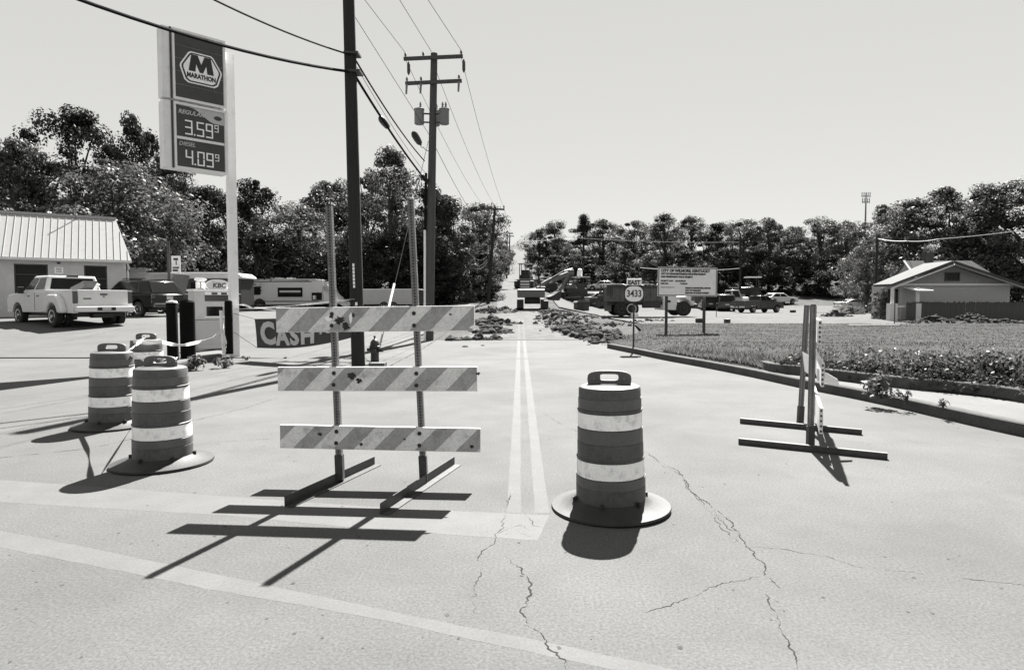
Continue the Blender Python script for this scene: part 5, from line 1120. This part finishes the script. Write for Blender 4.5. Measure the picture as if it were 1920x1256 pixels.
def pickup(name, label, loc, rz, L, W, paint, dually=False, s=1.0, group='pickup trucks'):
    t = thing(name, label, 'pickup truck', loc, rz, group); hw = W / 2; r = .40 * s; zs = .52 * s; bz = 1.36 * s; xr, xf = L * .225, L * .835; xb = L * .40
    bed = side_outline(.10, xb, zs, [(xr, r, r * 1.28)], [(xb, bz), (.10, bz)])
    for sd in (-1, 1): MB().prism(bed, sd * (hw - .09), sd * hw, 'y').build('bed_side', paint, t, bevel=.02)
    MB().box((xb / 2 + .05, 0, .72 * s), (xb - .1, W - .2, .10)).build('bed_floor', 'plastic', t)
    tg = MB().box((.09, 0, (bz + .66 * s) / 2), (.07, W - .34, bz - .66 * s)).build('tailgate', paint, t, bevel=.015)
    MB().box((.05, 0, bz - .16), (.02, .24, .055)).build('handle', 'plastic', tg); MB().box((.052, W * .27, bz - .32), (.006, .26, .06)).build('badge', 'xfmr', tg); MB().box((.052, 0, bz - .24), (.006, .07, .05)).build('badge', 'xfmr', tg)
    for sd in (-1, 1):
        MB().box((.09, sd * (hw - .085), bz - .27 * s), (.075, .15, .44 * s)).build('tail_lamp', 'lamp', t, bevel=.01)
        MB().box((.10, sd * (hw - .085), (zs + bz - .5 * s) / 2 + .0), (.06, .165, bz - .5 * s - zs - .0)).build('corner_post', paint, t); MB().box((.10, sd * (hw - .085), bz - .025), (.06, .165, .05)).build('rail_cap', paint, t)
    bp = MB().box((-.06, 0, .66 * s), (.2, W - .06, .2 * s)).build('rear_bumper', 'carwhite' if paint == 'carwhite' else 'chrome', t, bevel=.03); MB().box((-.165, 0, .67 * s), (.012, .62, .13)).build('plate_recess', 'plastic', bp); MB().box((-.175, 0, .67 * s), (.006, .30, .09)).build('plate', 'plate', bp)
    MB().box((.25, 0, .42 * s), (.3, .7, .16)).build('hitch', 'plastic', t)
    front = side_outline(xb + .02, L, zs, [(xf, r, r * 1.28)], [(L, 1.05 * s), (L - .12, 1.2 * s), (L * .72, 1.33 * s), (xb + .02, 1.33 * s)])
    MB().prism(front, -hw, hw, 'y').build('body', paint, t, bevel=.035)
    cabin(t, (xb + .03, L * .74, hw - .03, 1.325 * s), (xb + .16, L * .62, hw - .20, 1.93 * s), paint)
    MB().box((xb + .155, 0, 1.93 * s), (.05, .40, .07)).build('brake_lamp', 'lamp', t)
    MB().box((L * .5, 0, .5 * s), (L * .9, W - .5, .22)).build('underbody', 'plastic', t)
    for sd in (-1, 1):
        MB().box((L + .0, sd * (hw - .25), .98 * s), (.05, .34, .2)).build('headlight', 'signwhite', t); MB().box((L * .70, sd * (hw + .14), 1.38 * s), (.1, .2, .26)).build('mirror', 'plastic', t, bevel=.02)
        for k in (0, 1): MB().box((L * (.50 + .14 * k), sd * (hw + .012), 1.15 * s), (.17, .025, .035)).build('door_handle', 'plastic', t)
        MB().box((L * .55, sd * (hw + .004), .95 * s), (.012, .01, .7)).build('door_seam', 'plastic', t)
    MB().box((L + .04, 0, .64 * s), (.12, W - .1, .24)).build('front_bumper', 'chrome', t, bevel=.03); MB().box((L + .01, 0, .98 * s), (.03, W - .8, .26)).build('grille', 'plastic', t)
    if dually:
        for sd in (-1, 1):
            arch = side_outline(xr - .85, xr + .85, zs, [(xr, r, r * 1.22)], [(xr + .85, zs + .15), (xr + .62, 1.05), (xr + .3, 1.2), (xr - .3, 1.2), (xr - .62, 1.05), (xr - .85, zs + .15)])
            MB().prism(arch, sd * (hw - .02), sd * (hw + .21), 'y').build('wide_fender', paint, t, bevel=.06, smooth=True); wheel(t, xr, sd * (hw - .28), r, .22, 'chrome')
    for sd in (-1, 1): wheel(t, xr, sd * (hw + (.06 if dually else -.14)), r, .24, 'chrome'); wheel(t, xf, sd * (hw - .14), r, .24, 'chrome')
    return t
pt = place(196, 24.8); pk = pickup('pickup_truck', 'white dual wheel pickup truck in front of the filling station', pt, R(147), 6.1, 2.04, 'carwhite', True)
pk.scale = (1.06, 1.06, 1.07)
c = MB().box((0, 0, 0), (1.1, .5, .24)); o = c.build('crate', 'crate', None); o.location = pt + Vector((-1.25, .65, 1.58)); o.rotation_euler = (0, R(14), R(150)); tag(o, 'tilted slatted crate lying in the bed of the white pickup', 'crate')
for k in range(4): MB().box((0, -.26, -.10 + .065 * k), (1.12, .02, .045)).build('slat', 'crate', o)
c = MB().bar((0, 0, 0), (.25, .1, .5), .16, .10); o = c.build('board_scrap', 'signwhite', None, pt + Vector((-.62, .12, 1.2))); tag(o, 'white board sticking up from the bed of the white pickup', 'board')
def suv():
    L, W = 4.9, 1.9; hw = W / 2; r = .37; t = thing('sport_utility_vehicle', 'glossy black sport utility vehicle parked right of the white pickup', 'suv', place(318, 31.2), R(156))
    out = side_outline(.0, L, .42, [(1.05, r, r * 1.25), (3.85, r, r * 1.25)], [(L, .85), (L - .15, .98), (L * .70, 1.10), (.06, 1.12), (-.02, .8)])
    MB().prism(out, -hw, hw, 'y').build('body', 'carblack', t, bevel=.06, smooth=True)
    cabin(t, (.05, L * .73, hw - .03, 1.10), (.55, L * .56, hw - .22, 1.80), 'carblack', ((.06, .27), (.30, .60), (.63, .92)), bev=.10)
    MB().box((-.03, .0, .92), (.02, .34, .17)).build('plate', 'plate', t); MB().box((-.06, 0, .55), (.2, W - .1, .22)).build('rear_bumper', 'cargrey', t, bevel=.05)
    MB().box((-.02, 0, 1.06), (.03, .7, .05)).build('chrome_strip', 'chrome', t)
    for sd in (-1, 1):
        MB().box((.02, sd * (hw - .1), 1.0), (.06, .18, .22)).build('tail_lamp', 'lamp', t, bevel=.02); MB().bar((.75, sd * (hw - .27), 1.86), (2.5, sd * (hw - .27), 1.86), .04, .04).build('roof_rack', 'plastic', t)
        MB().box((3.3, sd * (hw + .1), 1.15), (.1, .18, .16)).build('mirror', 'carblack', t, bevel=.02); MB().box((L - .05, sd * (hw - .2), .82), (.1, .3, .16)).build('headlight', 'signwhite', t)
        wheel(t, 1.05, sd * (hw - .12), r, .23); wheel(t, 3.85, sd * (hw - .12), r, .23)
    MB().box((L / 2, 0, .42), (L * .9, W - .5, .2)).build('underbody', 'plastic', t)
suv()
pickup('pickup_truck', 'dark compact pickup truck parked on the gravel lot', place(1384, 60.5), R(24), 4.9, 1.80, 'cargrey', s=.86)
o = MB().lathe([(.3, 0), (.32, .35), (.28, .5), (.1, .55)], n=10).build('white_bundle', 'signwhite', None, place(1398, 61.0, .98)); tag(o, 'white bundle in the bed of the dark compact pickup', 'bundle')

def bus():
    Y = 43.0; x0 = xat(236, Y); x1 = xat(467, Y); L = x1 - x0; z0 = h(x0, Y); top = at(400, 512, Y).z - z0; t = thing('bus', 'long dark sided bus with a white roof behind the fuel pump', 'bus', (x0, Y, z0), R(2)); zr = top - .42
    MB().box((L / 2 - .1, 0, (zr + .45) / 2), (L - .2, 2.4, zr - .45)).build('body', 'busdark', t, bevel=.08)
    MB().prism([(0, zr), (L - .05, zr), (L, zr + .12), (L - .35, top - .05), (L - .9, top), (.2, top), (0, zr + .2)], -1.24, 1.24, 'y').build('roof', 'carwhite', t, bevel=.08, smooth=True)
    MB().box((L / 2, -1.215, zr * .54), (L - .4, .02, .07)).build('stripe', 'carwhite', t)
    for k in range(6): MB().box((L * .25 + 1.1 * k, -1.215, zr * .77), (.85, .02, .55)).build('side_window', 'glass', t)
    MB().box((L * .645, -1.22, zr * .80), (.07, .02, .8)).build('door_post', 'carwhite', t)
    MB().prism([(L - .62 + .22 * math.cos(a * .3927), zr * .80 + .30 * math.sin(a * .3927)) for a in range(16)], -1.225, -1.205, 'y').build('round_badge', 'signface', t)
    MB().prism([(L - .55 + .26 * math.cos(a * .3927), zr * .42 + .2 * math.sin(a * .3927)) for a in range(16)], -1.225, -1.205, 'y').build('round_badge', 'signmid', t)
    text('badge_letter', 'S', .34, (L - .62, -1.23, zr * .80), frame_of((0, 0, 0), (1, 0, 0)), 'lettering', t)
    for x in (1.8, L - 1.8):
        for s in (-1.08, 1.08): wheel(t, x, s, .48, .28, 'signgrey')
    MB().prism([(.0, 0), (1.0, 0), (1.15, .18), (1.0, .34), (.06, .36), (0, .3)], -.5, .5, 'y').build('roof_air_conditioner', 'carwhite', t, loc=(xat(252, Y) - x0, 0, top + .005), bevel=.06, smooth=True)
bus()
p = place(287, 37.5); zz = at(300, 514, 37.5).z - p.z; t = thing('trailer', 'grey angular trailer hood showing above the black sport utility vehicle', 'trailer', p); Lh = xat(343, 37.5) - p.x
MB().prism([(-.1, .7), (Lh - .45, .7), (Lh, zz), (.35, zz), (-.1, zz - .35)], -.9, .9, 'y').build('hopper', 'xfmr', t, bevel=.02); MB().bar((Lh - .38, -.93, .9), (Lh - .06, -.93, zz - .3), .05, .05).build('brace', 'plastic', t)
MB().box((Lh / 2, 0, .58), (Lh + .3, .9, .16)).build('chassis', 'plastic', t)
for s in (-.75, .75): wheel(t, Lh * .5, s, .33, .2)
def motorhome():
    Y = 50.0; x0 = xat(463, Y); L = xat(660, Y) - x0; z0 = h(x0, Y); k = Y / F_PX; Z = lambda py: at(500, py, Y).z - z0
    t = thing('motorhome', 'beige motorhome with a sloping white nose behind the cash banner', 'motorhome', (x0, Y, z0), R(-3)); X = lambda px: xat(px, Y) - x0
    top = Z(526); hw = 1.2
    out = side_outline(0, X(618), .45, [(X(500), .4, .5)], [(X(618), top - .1), (0, top)])
    MB().prism(out, -hw, hw, 'y').build('body', 'rvbeige', t, bevel=.04)
    nose = [(X(618) + .005, .5), (X(660), .5), (X(662), Z(577)), (X(645), Z(566)), (X(632), Z(552)), (X(622), Z(538)), (X(612), Z(528)), (X(592), top + .02), (X(592), top - .1), (X(618) + .005, top - .12)]
    MB().prism(nose, -hw + .06, hw - .06, 'y').build('nose', 'carwhite', t, bevel=.05)
    MB().box((X(612) / 2, 0, top + .035), (X(600), 2.44, .07)).build('roof_edge', 'carwhite', t); MB().box((X(600) / 2, -hw - .005, top - .14), (X(596), .02, .06)).build('awning_roll', 'rvdark', t)
    def win(a, b, c, d, nm='side_window'): MB().box(((X(a) + X(b)) / 2, -hw - .006, (Z(c) + Z(d)) / 2), (X(b) - X(a), .03, abs(Z(c) - Z(d)))).build(nm, 'glass', t)
    win(491, 503, 538, 553); win(535, 581, 540, 557); win(598, 617, 549, 563, 'cab_window')
    MB().box(((X(535) + X(581)) / 2, -hw - .025, Z(547)), (X(581) - X(535) - .3, .01, .16)).build('curtain', 'signmid', t)
    MB().box((X(605), -hw - .2, Z(558)), (.16, .3, .3)).build('mirror', 'carwhite', t)
    for py, a, b in ((565, 482, 612), (572, 470, 600), (568, 466, 490)): MB().box(((X(a) + X(b)) / 2, -hw - .004, Z(py)), (X(b) - X(a), .012, .07)).build('stripe', 'rvdark', t)
    MB().box(((X(512) + X(524)) / 2, -hw - .004, (Z(535) + .7) / 2), (.65, .012, Z(535) - .7)).build('door', 'rvbeige', t)
    for a, b in ((513, 533), (543, 554)): MB().box(((X(a) + X(b)) / 2, 0, top + .12), (X(b) - X(a), .8, .2)).build('roof_vent', 'carwhite', t, bevel=.04)
    for x in (X(500), X(636)):
        for s in (-1.02, 1.02): wheel(t, x, s, .4, .24, 'chrome')
motorhome()
Y = 46.0; x0 = xat(678, Y); x1 = xat(794, Y); z0 = h(x0, Y); tz = at(690, 544, Y).z - z0
t = thing('trailer', 'long plain white trailer behind the two nearest utility poles', 'trailer', (x0, Y, z0), R(-6)); L = x1 - x0
MB().prism([(0, .5), (L, .5), (L, tz), (0, tz)], -1.1, 1.1, 'y').build('box_body', 'siding', t, bevel=.03); MB().box((L / 2, 0, tz + .03), (L + .06, 2.26, .07)).build('roof_rail', 'carwhite', t)
for x in (L * .45, L * .6):
    for s in (-1, 1): wheel(t, x, s, .36, .22)
MB().box((L + .25, 0, (tz + .3) / 2), (.5, 1.9, tz - .4)).build('nose_cap', 'plastic', t)
# tipper in the shade of the left trees
def small_truck(label, p, rz, L, Hh, paint, boxm, cat='truck', s=1.0, group=None):
    t = thing('work_truck', label, cat, p, rz, group); MB().box((L * .36, 0, .55 + Hh * .36), (L * .68, 2.2, Hh * .60)).build('load_box', boxm, t, bevel=.04)
    for k in range(6): MB().box((L * (.06 + .12 * k), -1.115, .55 + Hh * .36), (.07, .04, Hh * .56)).build('stake_rib', boxm, t)
    cabin(t, (L * .73, L * .99, 1.02, 1.15), (L * .74, L * .92, .9, 2.1), paint, ((.15, .85),)); MB().box((L * .86, 0, .85), (L * .27, 2.06, .6)).build('cab_base', paint, t, bevel=.05); MB().box((L / 2, 0, .6), (L * .95, 1.0, .2)).build('chassis', 'plastic', t)
    for x in (L * .18, L * .34, L * .86):
        for sd in (-.95, .95): wheel(t, x, sd, .46, .26, 'plastic')
    return t
small_truck('grey tipper truck parked under trees right of the transformer pole', place(800, 72), R(2), 5.6, 2.2, 'cargrey', 'xfmr')
def dump_truck():
    Y = 43.0; x0 = xat(1131, Y); p = Vector((x0, Y, h(x0, Y) + .02)); t = thing('dump_truck', 'dark bodied dump truck with a white cab behind the route sign', 'truck', p, R(3)); X = lambda px: xat(px, Y) - x0; Z = lambda py: at(1200, py, Y).z - p.z; hw = 1.2; r = .50
    MB().box(((X(1138) + X(1232)) / 2, 0, (Z(537) + Z(566)) / 2), (X(1232) - X(1138), 2.3, Z(537) - Z(566))).build('dump_bed', 'truckbox', t, bevel=.03)
    for k in range(7): MB().box((X(1144) + (X(1228) - X(1144)) * k / 6, -1.17, (Z(537) + Z(566)) / 2), (.10, .08, Z(537) - Z(566) - .04)).build('bed_rib', 'truckbox', t)
    MB().box(((X(1138) + X(1232)) / 2, -1.18, Z(537) - .06), (X(1232) - X(1138), .1, .12)).build('top_rail', 'machinedark', t)
    ld = MB(); 
    for k in range(26): ld.lathe([(.02, 0), (.28, .03), (.22, .16), (.02, .24)], (rnd.uniform(X(1145), X(1225)), rnd.uniform(-.8, .8), Z(537) - .05), 7)
    ld.build('load', 'dirt', t)
    MB().box(((X(1133) + X(1245)) / 2, 0, (Z(566) + .75) / 2), (X(1245) - X(1133), 1.9, Z(566) - .75)).build('chassis', 'machinedark', t)
    MB().box((X(1140), 0, .62), (.06, 2.3, .6)).build('mud_flap', 'plastic', t); MB().box((X(1215), -1.0, .8), (1.2, .35, .5)).build('fuel_tank', 'machinedark', t, bevel=.05)
    MB().box((X(1136), -1.1, Z(545)), (.3, .3, .7)).build('tailgate_hinge', 'machinedark', t)
    for px in (1159, 1177):
        for sd in (-1, 1): wheel(t, X(px), sd, r, .5, 'plastic', .6); 
    tr = MB().lathe([(r * .66, .0), (r * .62, .02), (r * .56, .02), (r * .52, .0)], (X(1177), -1.26, r), 24, Matrix.Rotation(R(90), 3, 'X'), caps=False); tr.build('rim_ring', 'signmid', t)
    # cab
    cabin(t, (X(1237), X(1262), 1.08, Z(556)), (X(1239), X(1256), .98, Z(531)), 'carwhite', ((.2, .85),)); MB().box(((X(1236) + X(1262)) / 2, 0, (Z(556) + Z(581)) / 2), (X(1262) - X(1236), 2.15, Z(556) - Z(581))).build('cab_door', 'carwhite', t, bevel=.05)
    out = [(X(1262) + .005, Z(582)), (X(1266), Z(582))] + [(X(1273) + .62 * math.cos(a), r + .10 + .62 * math.sin(a)) for a in [math.pi * .93 - i * .29 for i in range(9)]] + [(X(1296), Z(574)), (X(1296), Z(556)), (X(1292), Z(555)), (X(1262) + .005, Z(556))]
    out = [q for q in out]
    MB().prism(out, -1.0, 1.0, 'y').build('hood', 'carwhite', t, bevel=.05); MB().box((X(1297) + .01, 0, Z(564)), (.05, 1.5, .6)).build('grille', 'plastic', t); MB().box((X(1297) + .05, 0, .66), (.2, 2.2, .3)).build('front_bumper', 'machinedark', t, bevel=.03)
    MB().box((X(1293), -1.02, Z(560)), (.25, .03, .3)).build('turn_lamp', 'lamp', t); MB().box((X(1246), -1.1, Z(565)), (.3, .02, .14)).build('door_badge', 'plastic', t)
    for sd in (-1, 1): wheel(t, X(1275), sd * .98, r, .34, 'plastic', .6); MB().cyl((X(1238), sd * 1.0, 1.0), (X(1238), sd * 1.0, Z(528)), .07).build('exhaust_stack', 'chrome', t) if sd < 0 else None
dump_truck()
def car(name, label, cat, p, rz, L=4.5, W=1.75, Hh=1.4, paint='carsilver', van=False, group='cars parked beyond the gravel lot'):
    t = thing(name, label, cat, p, rz, group); hw = W / 2; r = .32
    MB().prism(side_outline(0, L, .3, [(L * .19, r, .4), (L * .8, r, .4)], [(L, .62), (L - .1, .76), (L * .74, .90), (.06, .92), (0, .6)]), -hw, hw, 'y').build('body', paint, t, bevel=.05, smooth=True)
    cabin(t, ((.05, L * .80, hw - .03, .89) if van else (L * .08, L * .72, hw - .03, .89)), ((.25, L * .62, hw - .15, Hh) if van else (L * .26, L * .54, hw - .22, Hh)), paint, ((.08, .48), (.52, .92)), bev=.07)
    for sd in (-1, 1):
        MB().box((.01, sd * (hw - .18), .74), (.05, .26, .14)).build('tail_lamp', 'lamp', t); MB().box((L - .03, sd * (hw - .2), .66), (.08, .3, .12)).build('headlight', 'signwhite', t)
        wheel(t, L * .19, sd * (hw - .1), r, .2); wheel(t, L * .8, sd * (hw - .1), r, .2)
    MB().box((-.02, 0, .72), (.03, .4, .12)).build('plate', 'plate', t); MB().box((-.02, 0, .45), (.12, W - .1, .18)).build('rear_bumper', paint, t, bevel=.03)
    return t
car('parked_van', 'dark van with tail end toward us under the city board', 'van', place(1333, 68), R(80), 4.8, 1.9, 1.75, 'carblack', True)
car('parked_van', 'dark boxy van just left of the dark pickup', 'van', place(1364, 66), R(82), 4.6, 1.85, 1.75, 'cargrey', True)
car('parked_car', 'white sedan behind the nose of the dark pickup', 'car', place(1432, 78), R(20), 4.6, 1.75, 1.4, 'carwhite')
car('parked_car', 'pale hatchback roof behind the dark pickup cab', 'car', place(1424, 86), R(160), 4.4, 1.75, 1.5, 'carsilver')
car('parked_car', 'silver car left of the dump truck tail', 'car', place(1098, 78), R(10), 4.8, 1.8, 1.45, 'carsilver')
car('parked_car', 'white car in tree shade above the dump truck bed', 'car', place(1138, 92), R(-12), 4.6, 1.8, 1.45, 'carwhite')
car('parked_car', 'pale car half hidden in the shade above the route sign', 'car', place(1156, 98), R(170), 4.6, 1.8, 1.45, 'carsilver')
car('parked_car', 'white low car in shade left of the bungalow', 'car', place(1571, 68), R(4), 4.8, 1.8, 1.2, 'carwhite')

# ------------------------------------------------------------------ excavator and other machines
def tracks(t, L, W, w, hh):
    for sd in (-1, 1):
        n = 9; o = [(-L / 2 + hh / 2 + hh / 2 * math.cos(math.pi / 2 + math.pi * i / n), hh / 2 + hh / 2 * math.sin(math.pi / 2 + math.pi * i / n)) for i in range(n + 1)] + [(L / 2 - hh / 2 + hh / 2 * math.cos(-math.pi / 2 + math.pi * i / n), hh / 2 + hh / 2 * math.sin(-math.pi / 2 + math.pi * i / n)) for i in range(n + 1)]
        tr = MB().prism(o, sd * (W / 2 - w), sd * W / 2, 'y').build('track', 'trackm', t)
        sh = MB(); k = int(L / .22)
        for i in range(k): sh.box((-L / 2 + hh / 2 + (L - hh) * i / (k - 1), sd * (W / 2 - w / 2), hh + .02), (.10, w + .02, .045)); sh.box((-L / 2 - .015, sd * (W / 2 - w / 2), .12 + (hh - .2) * i / k), (.04, w + .02, .05))
        sh.build('track_pads', 'machinedark', tr, kind='stuff')
def boom(par, name, pts, w, m, org=(0, 0, 0)):
    """outline in the local XZ plane"""
    return MB().prism(pts, -w / 2, w / 2, 'y').build(name, m, par, bevel=.03)
def excavator():
    Y = 49.0; x = xat(998, Y); t = thing('excavator', 'tracked excavator standing on the dug up road with its arm to the right', 'excavator', (x, Y, h(x, Y) + .02)); t.scale = (.8, .8, .8)
    und = bpy.data.objects.new('undercarriage', None)
    bpy.data.objects.remove(und)
    W = 2.95; L = 3.9
    tm = thing('tmp', '', ''); tracks(tm, L, W, .62, .85)
    for o in kids(tm):
        o.parent = t; o.rotation_euler = (0, 0, R(90))
    bpy.data.objects.remove(tm)
    MB().box((0, 0, .72), (1.5, 2.0, .5)).build('undercarriage', 'machinedark', t); MB().cyl((0, 0, .9), (0, 0, 1.12), .75, n=20).build('slew_ring', 'machinedark', t)
    MB().box((-.15, -.35, 1.5), (2.6, 2.9, .75)).build('engine_housing', 'machine', t, bevel=.06)
    MB().box((-.15, -1.86, 1.45), (2.6, .25, .75)).build('counterweight', 'machine', t, bevel=.08)
    for k in range(4): MB().box((-.9 + k * .5, -1.99, 1.5), (.3, .012, .4)).build('vent_panel', 'machine', t)
    MB().box((-.72, .55, 2.35), (1.05, 1.5, .95)).build('cab', 'machinedark', t, bevel=.06); MB().box((-.72, .55, 2.86), (1.12, 1.6, .08)).build('cab_roof', 'xfmr', t)
    for k in range(3): MB().box((-.72, -.22, 2.08 + .28 * k), (.86, .03, .17)).build('rear_grille', 'signmid', t)
    MB().box((-1.255, .55, 2.45), (.02, 1.2, .55)).build('cab_window', 'glass', t)
    MB().cyl((.75, -.9, 1.88), (.75, -.9, 2.5), .07).build('exhaust', 'machinedark', t); MB().box((.8, -.5, 2.0), (.9, 1.2, .25)).build('hood', 'machine', t, bevel=.05)
    # arm swung to the right, a little away from us
    a = bpy.data.objects.new('digging_arm', bpy.data.meshes.new('digging_arm')); COL.objects.link(a); a.parent = t
    bpy.data.objects.remove(a)
    am = Matrix.Translation((.35, .5, 0)) @ Matrix.Rotation(R(26), 4, 'Z')
    k = 1 / math.cos(R(26)); q = lambda px, py: (((xat(px, Y) - x) / .8 - .35) * k, (at(px, py, Y).z - h(x, Y)) / .8)
    def sec(name, px_pts, w, m='machine'):
        o = MB().prism([q(*p) for p in px_pts], -w / 2, w / 2, 'y').build(name, m, t, bevel=.02); o.matrix_local = am; return o
    sec('boom', [(1001, 552), (1006, 543), (1016, 530), (1030, 522), (1072, 506), (1076, 510), (1060, 519), (1036, 530), (1022, 536), (1010, 553)], .42)
    sec('stick', [(1068, 505), (1078, 504), (1079, 512), (1062, 536), (1050, 549), (1045, 546), (1055, 533)], .34)
    sec('bucket', [(1051, 546), (1050, 558), (1046, 564), (1034, 563), (1026, 557), (1036, 553), (1046, 546)], .95, 'machinedark')
    for nm, p0, p1, r in (('boom_cylinder', (1003, 548), (1028, 531), .09), ('boom_cylinder', (1028, 531), (1034, 527), .05), ('stick_cylinder', (1034, 521), (1058, 507), .09), ('stick_cylinder', (1058, 507), (1074, 502), .05), ('bucket_cylinder', (1073, 514), (1060, 538), .07)):
        a_, b_ = q(*p0), q(*p1); o = MB().cyl((a_[0], -.26, a_[1]), (b_[0], -.26, b_[1]), r, n=8).build(nm, 'machinedark' if r > .06 else 'chrome', t); o.matrix_local = am
excavator()
def dozer(label, p, rz, s=1.0, paint='machine', canopy=True, blade=True, white=False, group='small tracked machines'):
    t = thing('bulldozer', label, 'bulldozer', p, rz, group); t.scale = (s, s, s)
    tracks(t, 3.0, 2.3, .45, .85); MB().box((.2, 0, 1.15), (2.6, 1.3, .7)).build('hull', 'machinedark', t, bevel=.05); MB().box((1.0, 0, 1.7), (1.3, .9, .55)).build('engine_hood', paint, t, bevel=.06)
    MB().box((-.5, 0, 1.75), (.7, .9, .7)).build('seat_box', 'machinedark', t)
    if canopy:
        for x in (-1.0, .2):
            for y in (-.6, .6): MB().box((x, y, 2.1), (.08, .08, 1.4)).build('canopy_post', 'machinedark', t)
        MB().box((-.4, 0, 2.84), (1.7, 1.5, .10)).build('canopy_roof', 'signmid' if not white else 'signwhite', t)
    if blade: MB().prism([(1.95, .1), (2.1, .2), (2.02, .6), (2.15, 1.05), (2.05, 1.08), (1.9, .6)], -1.5, 1.5, 'y').build('blade', 'machinedark', t); [MB().bar((0, s_ * 1.2, .5), (1.95, s_ * 1.2, .4), .14, .16).build('push_arm', paint, t) for s_ in (-1, 1)]
    MB().cyl((1.1, .2, 1.95), (1.1, .2, 2.6), .06).build('exhaust', 'machinedark', t); return t
dozer('dark bulldozer on the road beyond the excavator', place(986, 88), R(80), 1.15)
dozer('small bulldozer seen under the excavator boom', place(1033, 82), R(170), .8, canopy=False)
d = dozer('canopied bulldozer right of the excavator bucket', place(1082, 82), R(195), 1.1, blade=True)
o = MB().lathe([(.3, 0), (.34, .5), (.28, .9), (.15, 1.0)], n=10).build('white_barrel', 'signwhite', None, place(1087, 82, 3.2)); tag(o, 'white drum shape on top of the canopied bulldozer', 'barrel')
dozer('dark loader left of the dump truck tail', place(1136, 74), R(100), .95, white=True)
def tractor():
    t = thing('tractor', 'farm tractor with a white canopy in front of the right wood', 'tractor', place(1406, 82), R(172))
    MB().box((1.2, 0, 1.3), (2.4, .8, .8)).build('hood', 'machinedark', t, bevel=.08); MB().box((-.4, 0, 1.3), (1.2, 1.0, .9)).build('platform', 'machinedark', t)
    for x in (-.9, .3):
        for y in (-.6, .6): MB().box((x, y, 2.3), (.08, .08, 1.5)).build('canopy_post', 'machinedark', t)
    MB().box((-.3, 0, 3.08), (1.9, 1.6, .12)).build('canopy', 'signwhite', t); MB().box((1.6, 0, 1.75), (2.0, .7, .06)).build('hood_top', 'signwhite', t); MB().cyl((1.4, 0, 1.7), (1.4, 0, 2.5), .05).build('exhaust', 'machinedark', t)
    for s in (-.95, .95): wheel(t, -.4, s, .8, .42, 'machinedark'); wheel(t, 2.0, s * .8, .45, .28, 'machinedark')
tractor()
p = place(1090, 52); t = thing('concrete_box', 'dark sided box with a bright top right of the excavator bucket', 'box', p, R(8)); MB().box((0, 0, .32), (1.0, 1.3, .66)).build('box_body', 'machinedark', t, bevel=.03); MB().prism([(-.56, .66), (.56, .66), (.5, .72), (.42, .80), (-.42, .80), (-.5, .72)], -.72, .72, 'y').build('lid', 'concrete', t); MB().box((.05, .1, .85), (.4, .4, .1)).build('hatch', 'concrete', t)
small_truck('small stake truck behind the city board posts', place(1306, 72), R(5), 5.0, 1.6, 'carsilver', 'machinedark')
for i, (px, Y, lab, m) in enumerate(((1487, 62, 'dark block on the gravel right of the dark pickup', 'machinedark'), (1312, 34, 'dark stone on the lawn edge below the city board', 'dirt'), (1364, 34, 'small dark cube at the lawn edge right of the city board', 'machinedark'))):
    o = MB().box((0, 0, .12), (.45 - .1 * i, .4, .32 - .05 * i)).build('block', m, None, place(px, Y), bevel=.03); tag(o, lab, 'block')
o = MB().lathe([(.26, 0), (.26, .2), (.18, .32), (.02, .36)], n=12).build('white_lump', 'signwhite', None, place(1190, 41.8)); tag(o, 'white rounded lump on the ground under the dump truck', 'lump')
for i, (px, Y, ln, lab) in enumerate(((1586, 66, 3.6, 'upper white pipe lying left of the bungalow'), (1574, 58, 4.2, 'long pale board lying on the lot left of the bungalow'), (1640, 31, 2.6, 'thin pale plank on the lawn below the stake'))):
    p = place(px, Y, .06); o = MB().box((0, 0, .03), (ln, .16, .07)).build('plank', 'trim', None, p, R(4)); tag(o, lab, 'plank')
o = MB().box((0, 0, .2), (.3, .3, .5)).build('valve_box', 'machinedark', None, place(1566, 46)); tag(o, 'dark valve post standing on the low earth heap', 'post')
